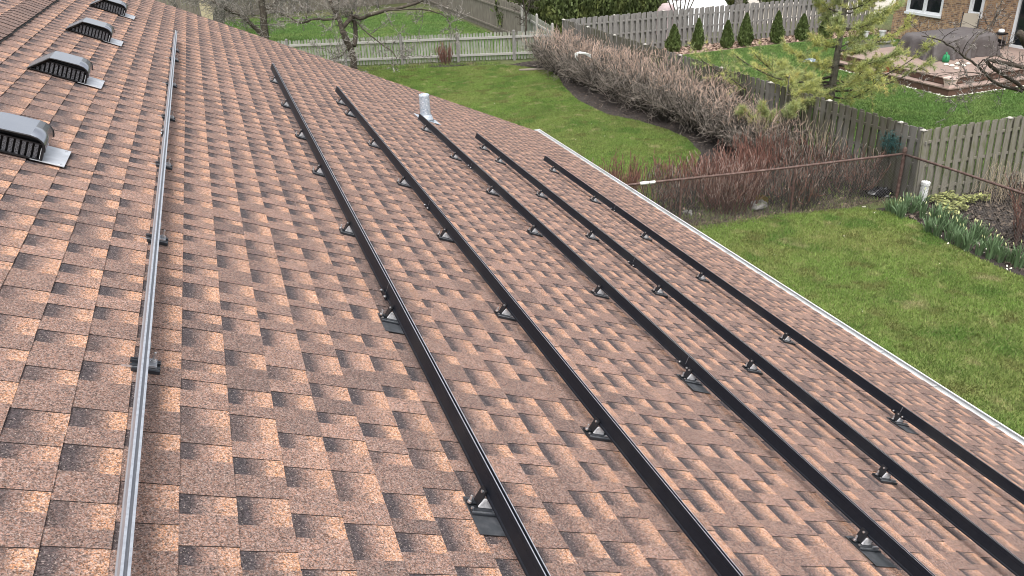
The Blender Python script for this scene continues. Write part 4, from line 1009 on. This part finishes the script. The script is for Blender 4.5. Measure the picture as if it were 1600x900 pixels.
# ------------------------------------------------------------------ daffodils, hellebores
def daffodil(seed):
    rg = np.random.default_rng(seed); V = []; F = []; MI = []; n = 34
    for i in range(n):
        a = rg.uniform(0, 6.28); q = rg.uniform(0, .09); h = rg.uniform(.24, .42); out = rg.uniform(.02, .16); w_ = rg.uniform(.008, .013)
        bx, by = q * math.cos(a), q * math.sin(a); b_ = a + rg.normal(0, .4); c = len(V); s = a + 1.57 + rg.normal(0, .5)
        for t in (0, .4, .75, 1):
            x = bx + math.cos(b_) * out * t * t; y = by + math.sin(b_) * out * t * t; z = h * (t - .12 * t * t * (out / .1)); ww = w_ * (1 - .55 * t ** 3)
            V += [(x - math.cos(s) * ww, y - math.sin(s) * ww, z), (x + math.cos(s) * ww, y + math.sin(s) * ww, z)]
        F += [(c + 2 * k, c + 2 * k + 1, c + 2 * k + 3, c + 2 * k + 2) for k in range(3)]
    leaf = fast_mesh('leaves', V, F, DAFF)
    b = MB()
    for i in range(rg.integers(1, 4)):
        a = rg.uniform(0, 6.28); q = rg.uniform(0, .09); x, y = q * math.cos(a), q * math.sin(a); h = rg.uniform(.30, .42)
        b.tube([(x, y, .05), (x, y, h)], .004, 5, 0); b.tube([(x, y, h), (x + .005, y, h + .025), (x + .012, y, h + .055)], [.005, .010, .004], 6, 1)
    return leaf, b.mesh('buds', [DAFF, DAFFT])
dm = [daffodil(80 + i) for i in range(5)]
DP = [(1388, 331), (1398, 335), (1407, 341), (1413, 333), (1425, 333), (1436, 331), (1440, 341), (1449, 363), (1462, 370), (1456, 346), (1468, 352), (1478, 360), (1484, 377), (1495, 385), (1490, 362), (1500, 366), (1508, 392), (1517, 382), (1529, 398), (1524, 372), (1536, 378), (1546, 404), (1549, 390), (1556, 398), (1563, 410), (1578, 411), (1590, 418)]
rg = np.random.default_rng(44)
ORDX = ORD + ['eleventh', 'twelfth', 'thirteenth', 'fourteenth', 'fifteenth', 'sixteenth', 'seventeenth', 'eighteenth', 'nineteenth', 'twentieth', 'twenty-first', 'twenty-second', 'twenty-third', 'twenty-fourth', 'twenty-fifth', 'twenty-sixth', 'twenty-seventh']
DP.sort()
for i, (px, py) in enumerate(DP):
    g = at(px, py, Z=0.0); root = empty('daffodil_clump', (g[0], g[1], .008), (0, 0, i * 1.1)); sc_ = rg.uniform(.85, 1.2); root.scale = (sc_,) * 3
    tag(root, ORDX[i] + ' daffodil clump in the flower bed, counted from the corner post rightwards', 'daffodils', 'daffodil clumps in the flower bed')
    link('leaves', dm[i % 5][0], root); link('buds', dm[i % 5][1], root)
HP = [(1462, 318), (1475, 326), (1488, 318), (1498, 330), (1482, 338), (1510, 318), (1533, 315), (1478, 312)]
HP.sort()
for i, (px, py) in enumerate(HP):
    g = at(px, py, Z=0.0); rg = np.random.default_rng(90 + i); n = 90
    a = rg.uniform(0, 6.28, n); q = .17 * np.sqrt(rg.random(n)); P = np.stack([q * np.cos(a), q * np.sin(a), .05 + rg.random(n) * .13], 1)
    A = rg.normal(0, 1, (n, 3)); A[:, 2] *= .3; A /= np.linalg.norm(A, axis=1)[:, None]; B = np.cross(A, rg.normal(0, .4, (n, 3)) + np.array([0, 0, 1])); B /= np.linalg.norm(B, axis=1)[:, None]
    root = empty('ground_plant', (g[0], g[1], .008)); tag(root, ORD[i] + ' low yellow-green plant behind the daffodils, counted from the white pipe rightwards', 'plant', 'low leafy plants below the mossy fence')
    link('foliage', quads_mesh('foliage', P, A * .034, B * .022, HELLE), root)

# ------------------------------------------------------------------ small things by the fence corner
g = at(1439, 319, Z=0.0)
root = empty('white_pipe', (g[0], g[1], 0), (0, .03, 0)); tag(root, 'short white capped pipe standing behind the daffodils', 'pipe')
b = MB(); b.lathe([(.088, 0), (.086, .46)], 18); b.build('pipe_body', WHITEP, root, smooth=False)
b = MB(); b.lathe([(.098, .455), (.098, .515), (.085, .53), (.03, .535)], 18); b.build('pipe_cap', WHITEP, root)
g = at(1378, 306, Z=0.05)
b = MB(); rg = np.random.default_rng(3); nu, nv = 18, 9
for i in range(nv):
    for j in range(nu):
        t = i / (nv - 1) * math.pi / 2; a = 2 * math.pi * j / nu; k = 1 + rg.normal(0, .13) + .15 * math.sin(3 * a)
        b.v.append((.34 * math.cos(t) * math.cos(a) * k, .22 * math.cos(t) * math.sin(a) * k, .20 * math.sin(t) * (1 + rg.normal(0, .15)) + .0))
for i in range(nv - 1):
    for j in range(nu): b.f.append((i * nu + j, i * nu + (j + 1) % nu, (i + 1) * nu + (j + 1) % nu, (i + 1) * nu + j)); b.m.append(0)
o = b.build('plastic_bag', BAG, None, (g[0] - .02, g[1] + .12, .008), (0, 0, -.3)); tag(o, 'crumpled black plastic bag behind the corner post', 'bag')
g = at(1392, 222, X=FX - .16); rg = np.random.default_rng(8); segs = []
for i in range(420):
    p0 = rg.normal(0, 1, 3) * np.array([.05, .14, .11]); segs.append((p0, p0 + rg.normal(0, .05, 3), .004, .004, 0))
o = link('netting_ball', seg_mesh('netting_ball', segs, TEAL), None, tuple(g)); tag(o, 'ragged teal netting ball hanging on the dark fence corner', 'netting', kind='stuff')
g = at(911, 88, Z=1.45)
b = MB()
for q in (0, .07, .13):
    b.tube([(-.30 + q, q, .12 - q), (-.12, q, .16 - q * .5), (.12, q * .6, .10 - q * .4), (.30, 0, .02 - q * .7)], .016, 6)
b.tube([(-.30, 0, .12), (-.26, .05, -.02), (-.15, .1, -.14)], .016, 6)
o = b.build('white_tubing', TAPE, None, tuple(g), smooth=True); tag(o, 'small bent white tubing caught in the hedge top', 'tubing')

# ------------------------------------------------------------------ behind the far fence
def tarp_shape(nx, ny, lx, ly, h, seed, power=3.0):
    rg = np.random.default_rng(seed); b = MB()
    for j in range(ny + 1):
        for i in range(nx + 1):
            u = i / nx * 2 - 1; v = j / ny * 2 - 1; e = (abs(u) ** power + abs(v) ** power)
            z = h * max(0.0, 1 - e ** 1.3 * .98) ** .42
            b.v.append((u * lx, v * ly, max(0, z + rg.normal(0, .012) + .03 * math.sin(7 * u + 5 * v))))
    for j in range(ny):
        for i in range(nx): k = j * (nx + 1) + i; b.f.append((k, k + 1, k + nx + 2, k + nx + 1)); b.m.append(0)
    return b
o = tarp_shape(36, 22, 2.1, 1.1, 1.75, 4).build('covered_vehicle', TARPW, None, (23.0, 37.6, 0), (0, 0, -.35), smooth=True); tag(o, 'large white rounded covered shape behind the far board fence', 'covered vehicle')
o = tarp_shape(18, 18, .55, .6, 1.6, 5, 2.2).build('covered_barrel', TARPP, None, (20.55, 35.7, 0), (0, 0, .2), smooth=True); tag(o, 'dusty pink rounded cover next to the white covered shape', 'cover')
rgx = np.random.default_rng(77)
b6 = np.array([20.9, 34.9, 0])
bare_tree('multi_stem_shrub', 'dark multi-stemmed bare shrub in front of the white covered shape', b6,
    [([b6 + [0.05 * k, 0, 0], b6 + [.16 * (k - 3) * .6, .05, .9], b6 + [.34 * (k - 3), .1 * math.sin(k), 2.6]], .035, .022) for k in range(7)], 5, 78, mats_l=(BARK,), twmats=(BARK, TWIGD), kids=(2, 2), tl=.6, trs=.012)
g = at(1154, 12, Y=38.5); g[2] = 0
bare_tree('bare_tree', 'thick grey trunk behind the far board fence at the top edge', g, [([g, g + [0, 0, 2.0], g + [.1, 0, 5.0]], .24, .18), ([g + [0.02, 0, 3], g + [1, 0, 4.5], g + [1.8, .3, 6]], .09, .04)], 8, 79, mats_l=(BARKG,), tl=1.2)
b = MB(); b.box(0, 3.0, 0, .5, 0, .55); b.box(-.06, 3.06, -.06, .56, .551, .62); o = b.build('planter_wall', CONC, None, (27.8, 38.6, 0)); tag(o, 'low pale masonry wall behind the far fence at the top edge', 'wall')
for i, (x, y) in enumerate([(24.9, 41.5), (26.6, 42.0), (31.0, 41.0), (29.2, 43.5), (33, 40)]):
    evergreen('dark_evergreen', (x, y), 2.2, 1.1, egg, 5000, .10, YEW, ORD[i] + ' dark bush on the pale patio beyond the far fence, from the left', 'evergreen', 'dark bushes beyond the patio', 340 + i)

# ================================================================== NEIGHBOUR HOUSE AND DECK
HX = 29.3; HY0, HY1 = 14.0, 30.45; DZ = .50
root = empty('brick_house', (HX, 25.0, 0)); tag(root, 'tan and brown brick house with white framed windows', 'house')
def hb(x, y, z): return (x - HX, y - 25.0, z)
opens = [(27.75, 29.72, 1.22, 2.35), (25.72, 26.40, 1.44, 2.45), (21.9, 24.2, DZ + .0, 2.6)]
# wall made of panels round the openings
b = MB(); ys = sorted(set([HY0, HY1] + [o_[0] for o_ in opens] + [o_[1] for o_ in opens]))
for a, c in zip(ys[:-1], ys[1:]):
    op = [o_ for o_ in opens if o_[0] <= a and c <= o_[1]]
    spans = [(0, 3.1)] if not op else [(0, op[0][2]), (op[0][3], 3.1)]
    for z0, z1 in spans:
        if z1 - z0 > .01: b.box(0, .22, a - 25, c - 25, z0, z1)
b.box(.225, 9, HY1 - 25.22, HY1 - 25, 0, 3.1); b.box(.225, 9, HY0 - 25, HY0 - 24.78, 0, 3.1)
b.build('wall', BRICK, root)
b = MB(); b.add([hb(HX - .5, HY0 - .4, 3.05), hb(HX + 9.5, HY0 - .4, 3.05), hb(HX + 9.5, HY1 + .4, 3.05), hb(HX - .5, HY1 + .4, 3.05), hb(HX + 4.5, HY0 + 4, 5.2), hb(HX + 4.5, HY1 - 4, 5.2)],
    [(0, 1, 4), (1, 2, 5, 4), (2, 3, 5), (3, 0, 4, 5), (0, 3, 2, 1)]); b.build('roof', ASPH, root)
for i, (y0, y1, z0, z1) in enumerate(opens):
    kind = 'sliding_door' if i == 2 else 'window'
    f = MB(); t = .085 if i < 2 else .10
    if i < 2: t = .11 if i == 1 else .085
    a, c = y0 - 25, y1 - 25
    f.box(-.035, .10, a, a + t, z0, z1); f.box(-.035, .10, c - t, c, z0, z1); f.box(-.035, .10, a + t, c - t, z0, z0 + t); f.box(-.035, .10, a + t, c - t, z1 - t, z1)
    mids = [(a + c) / 2] if i != 1 else []
    for m_ in mids: f.box(-.03, .09, m_ - .05, m_ + .05, z0 + t, z1 - t)
    fo = f.build(kind, WHITEF, root)
    cuts = [a + t] + [x for m_ in mids for x in (m_ - .05, m_ + .05)] + [c - t]
    for k in range(0, len(cuts), 2):
        g_ = MB(); g_.box(.03, .045, cuts[k], cuts[k + 1], z0 + t, z1 - t); g_.build('pane', GLASS, fo)
        if i < 2:
            s_ = MB(); e = .05
            s_.box(.005, .04, cuts[k], cuts[k] + e, z0 + t, z1 - t); s_.box(.005, .04, cuts[k + 1] - e, cuts[k + 1], z0 + t, z1 - t); s_.box(.005, .04, cuts[k] + e, cuts[k + 1] - e, z0 + t, z0 + t + e); s_.build('sash', WHITEF, fo)
    if i < 2:
        s_ = MB(); s_.box(-.09, -.036, a - .04, c + .04, z0 - .06, z0 + .035); s_.build('sill', WHITEF, fo)
    rb = MB(); rb.box(.30, .32, a - .3, c + .3, z0 - .2, z1 + .2); rb.build('unlit_room_sheet', mat('dark_room_%d' % i, (.03, .03, .032), .9), fo)  # dark sheet in place of the unlit room behind the glass

# deck: boards, fascia, lower step
root = empty('deck', (24.0, 23.0, 0)); tag(root, 'low reddish brown deck with one step along the brick house', 'deck')
y = 20.9
while y < 26.35:
    b = MB(); b.box(22.9 - 24, HX - .01 - 24, y - 23 + .002, y - 23 + .138, DZ - .028, DZ); b.build('board', DECK, root); y += .142
b = MB(); b.box(22.93 - 24, HX - .02 - 24, 20.93 - 23, 20.96 - 23, .28, DZ - .03); b.box(22.93 - 24, 22.96 - 24, 20.965 - 23, 26.3 - 23, .28, DZ - .03); b.build('fascia', DECKD, root)
b = MB(); b.box(22.60 - 24, HX - .02 - 24, 20.52 - 23, 20.92 - 23, .225, .265); b.box(22.60 - 24, 22.92 - 24, 20.925 - 23, 26.3 - 23, .225, .265); b.build('step_tread', DECK, root)
b = MB(); b.box(22.63 - 24, HX - .03 - 24, 20.55 - 23, 20.58 - 23, 0, .222); b.box(22.63 - 24, 22.66 - 24, 20.585 - 23, 26.3 - 23, 0, .222); b.build('step_riser', DECKD, root)
step = [(29.2, 20.52), (22.58, 20.52), (22.58, 26.4)]
rg = np.random.default_rng(12)
PP = []
for (p0, p1) in zip(step[:-1], step[1:]):
    L_ = math.hypot(p1[0] - p0[0], p1[1] - p0[1])
    for k in range(int(L_ * 26)):
        t = rg.random(); PP.append((p0[0] + (p1[0] - p0[0]) * t - abs(rg.normal(0, .06)), p0[1] + (p1[1] - p0[1]) * t - abs(rg.normal(0, .06)) * (1 if p0[1] == p1[1] else 0), .02))
PP = np.array(PP); n = len(PP); A = rg.normal(0, 1, (n, 3)); A[:, 2] *= .3; A /= np.linalg.norm(A, axis=1)[:, None]; B = np.cross(A, [[0, 0, 1]] + rg.normal(0, .2, (n, 3)))
o = link('pebble_edging', quads_mesh('pebble_edging', PP, A * .035, B * .03, PEBBLE)); tag(o, 'pale pebbles along the foot of the deck step', 'pebbles', kind='stuff')

# covered furniture: draped tarp
b = MB(); nx, ny = 40, 28; rg = np.random.default_rng(6)
for j in range(ny + 1):
    for i in range(nx + 1):
        u = i / nx * 2 - 1; v = j / ny * 2 - 1; m_ = max(abs(u), abs(v)); top = .66
        a = math.atan2(v, u)
        if m_ < top: x, y, z = u / top * 1.25, v / top * .85, .78 + .06 * math.sin(2.2 * u + 1) * math.cos(2.5 * v) + .05 * u
        else:
            k = (m_ - top) / (1 - top); fold = math.sin(a * 13 + 2 * math.sin(3 * a)) * .10 * k + math.sin(a * 29) * .045 * k
            cu, cv = u / m_, v / m_; x = cu * (1.27 + .14 * k ** .6 + fold); y = cv * (.87 + .14 * k ** .6 + fold); z = (.78 + .05 * cu) * (1 - k) + .0
        b.v.append((x, y, max(.004, z + rg.normal(0, .006))))
for j in range(ny):
    for i in range(nx): k = j * (nx + 1) + i; b.f.append((k, k + 1, k + nx + 2, k + nx + 1)); b.m.append(0)
o = b.build('covered_furniture', TARP, None, (26.1, 24.2, DZ + .004), (0, 0, -.12), smooth=True); tag(o, 'patio furniture under a draped dark grey cover on the deck', 'cover')

def pot(name, r0, r1, h, m, lab, loc, square=False, plant=None):
    root = empty(name, loc); tag(root, lab, 'planter'); n = 4 if square else 18
    b = MB(); b.lathe([(r0, 0), (r1, h), (r1 * 1.12, h + .001), (r1 * 1.12, h + h * .16), (r1 * .95, h + h * .16), (r1 * .9, h * .9)], n); b.build('pot_body', m, root, rot=(0, 0, math.pi / 4 if square else 0))
    b = MB(); b.lathe([(r1 * .9, h * .98), (r1 * .5, h * 1.04), (.01, h * 1.05)], 12); b.build('soil', MULCH, root)
    return root
g = at(1381, 112, Z=DZ); pot('flower_pot', .15, .21, .26, TERRA, 'orange terracotta pot on the left deck edge', (g[0], g[1], DZ))
pot('flower_pot', .15, .22, .27, PINKP, 'square pale pink planter on the deck step corner', (22.80, 20.72, .266), True)
g = at(1345, 84, Z=0.0)
root = empty('stone_planter', (g[0] + .4, g[1], 0)); tag(root, 'grey box planter half hidden behind the pine', 'planter')
b = MB(); b.box(-.9, .9, -.35, .35, 0, .42); b.box(-.95, .95, -.40, .40, .421, .48); b.build('box', GREYP, root); b = MB(); b.box(-.85, .85, -.3, .3, .481, .50); b.build('soil', MULCH, root)
for i, (px, py, r, h, m_, lab) in enumerate([(1352, 58, .12, .22, WHITEP, 'white bowl on the grey box planter'), (1378, 58, .14, .25, WHITEP, 'white tub beside the grey box planter'), (1345, 45, .22, .2, TERRA, 'rust red pot behind the grey box planter'), (1342, 92, .10, .18, WHITEP, 'small white bucket in front of the grey box planter')]):
    g = at(px, py, Z=.5 if i in (0,) else .02); pot('flower_pot', r * .8, r, h, m_, lab, (g[0], g[1], .5 if i == 0 else .02))
g = at(1267, 96, Z=0.02)
b = MB(); rg = np.random.default_rng(2)
for j in range(7):
    for i in range(9): b.v.append(((i / 8 - .5) * .9, (j / 6 - .5) * .45, .02 + .11 * math.sin(i / 8 * 3.14) * math.sin(j / 6 * 3.14) + rg.normal(0, .01)))
for j in range(6):
    for i in range(8): k = j * 9 + i; b.f.append((k, k + 1, k + 10, k + 9)); b.m.append(0)
o = b.build('blue_cloth_heap', BLUE, None, (g[0], g[1], .01), (0, 0, -.6)); tag(o, 'small blue and white cloth heap on the grass left of the deck', 'cloth')
g = at(1050, 76, Z=0.0)
root = empty('garden_stool', (g[0], g[1] - .1, 0)); tag(root, 'low rust red garden stool between the first two conical evergreens', 'stool')
b = MB(); b.box(-.24, .24, -.18, .18, .20, .24); b.build('seat', TERRA, root)
for sx in (-.2, .2):
    for sy in (-.14, .14): b = MB(); b.tube([(sx * 1.2, sy * 1.2, 0), (sx, sy, .2)], .018, 6); b.build('leg', TERRA, root)
# lounge chair behind the cover
g = at(1490, 46, Z=.75)
root = empty('lounge_chair', (28.2, 25.3, DZ), (0, 0, -.9)); tag(root, 'reclining beige sling chair with dark frame by the brick wall', 'chair')
b = MB(); b.add([(-.27, .18, .40), (.27, .18, .40), (.27, .52, 1.15), (-.27, .52, 1.15), (-.27, .205, .39), (.27, .205, .39), (.27, .545, 1.14), (-.27, .545, 1.14)], [(0, 1, 2, 3), (7, 6, 5, 4), (0, 4, 5, 1), (1, 5, 6, 2), (2, 6, 7, 3), (3, 7, 4, 0)]); b.build('backrest', SLING, root)
b = MB(); b.box(-.27, .27, -.35, .18, .38, .40); b.build('seat', SLING, root)
for sx in (-.30, .30):
    b = MB(); b.tube([(sx, -.35, 0), (sx, -.32, .58), (sx, .25, .60)], .018, 6); b.build('armrest', BLACKP, root, smooth=True)
    b = MB(); b.tube([(sx, .42, 0), (sx, .15, .40), (sx, .54, 1.18)], .018, 6); b.build('leg', BLACKP, root, smooth=True)
root = empty('grill_cart', (28.55, 24.05, DZ), (0, 0, .3)); tag(root, 'small cluttered cart with pale lid against the brick wall', 'cart')
b = MB(); b.lathe([(.10, .61), (.12, .66), (.10, .72), (.03, .75)], 14); b.build('lid', WHITEP, root, smooth=True)
b = MB(); b.box(-.2, .2, -.18, .18, .55, .60); b.box(-.2, .2, -.18, .18, .15, .19); b.build('shelf', BLACKP, root)
for sx in (-.18, .18):
    for sy in (-.16, .16): b = MB(); b.tube([(sx, sy, 0), (sx, sy, .6)], .016, 6); b.build('leg', SILVER, root)
root = empty('hose_heap', (28.9, 24.6, DZ)); tag(root, 'black coiled hose heap at the foot of the brick wall', 'hose')
b = MB(); b.tube([((.32 - .01 * k * .2) * math.cos(k * .6), .45 * math.sin(k * .6), .03 + .012 * k * .4) for k in range(48)], .025, 6); b.build('coil', BLACKP, root, smooth=True)
g = at(1477, 97, Z=DZ)
root = empty('watering_can', (g[0], g[1], DZ), (0, 0, .8)); tag(root, 'green plastic watering can in front of the covered furniture', 'watering can')
b = MB(); b.lathe([(.12, 0), (.13, .12), (.10, .24), (.05, .27)], 14); b.build('can_body', GREEN, root, smooth=True)
b = MB(); b.tube([(.10, 0, .06), (.22, 0, .20), (.28, 0, .30)], [.02, .015, .03], 8); b.build('spout', GREEN, root, smooth=True)
b = MB(); b.tube([(-.09, 0, .10), (-.19, 0, .20), (-.12, 0, .33), (.0, 0, .27)], .014, 6); b.build('handle', GREEN, root, smooth=True)
for i, (px, py) in enumerate(sorted([(1487, 104), (1496, 101), (1505, 104), (1494, 108), (1512, 101), (1478, 102)])):
    g = at(px, py, Z=DZ); b = MB(); b.lathe([(.07, 0), (.09, .03), (.05, .07), (.01, .08)], 7); o = b.build('pale_shell', PEBBLE, None, (g[0], g[1], DZ + .002)); tag(o, ORD[i] + ' pale rounded stone of the deck pile, from the left', 'stone', 'pale stones piled on the deck')
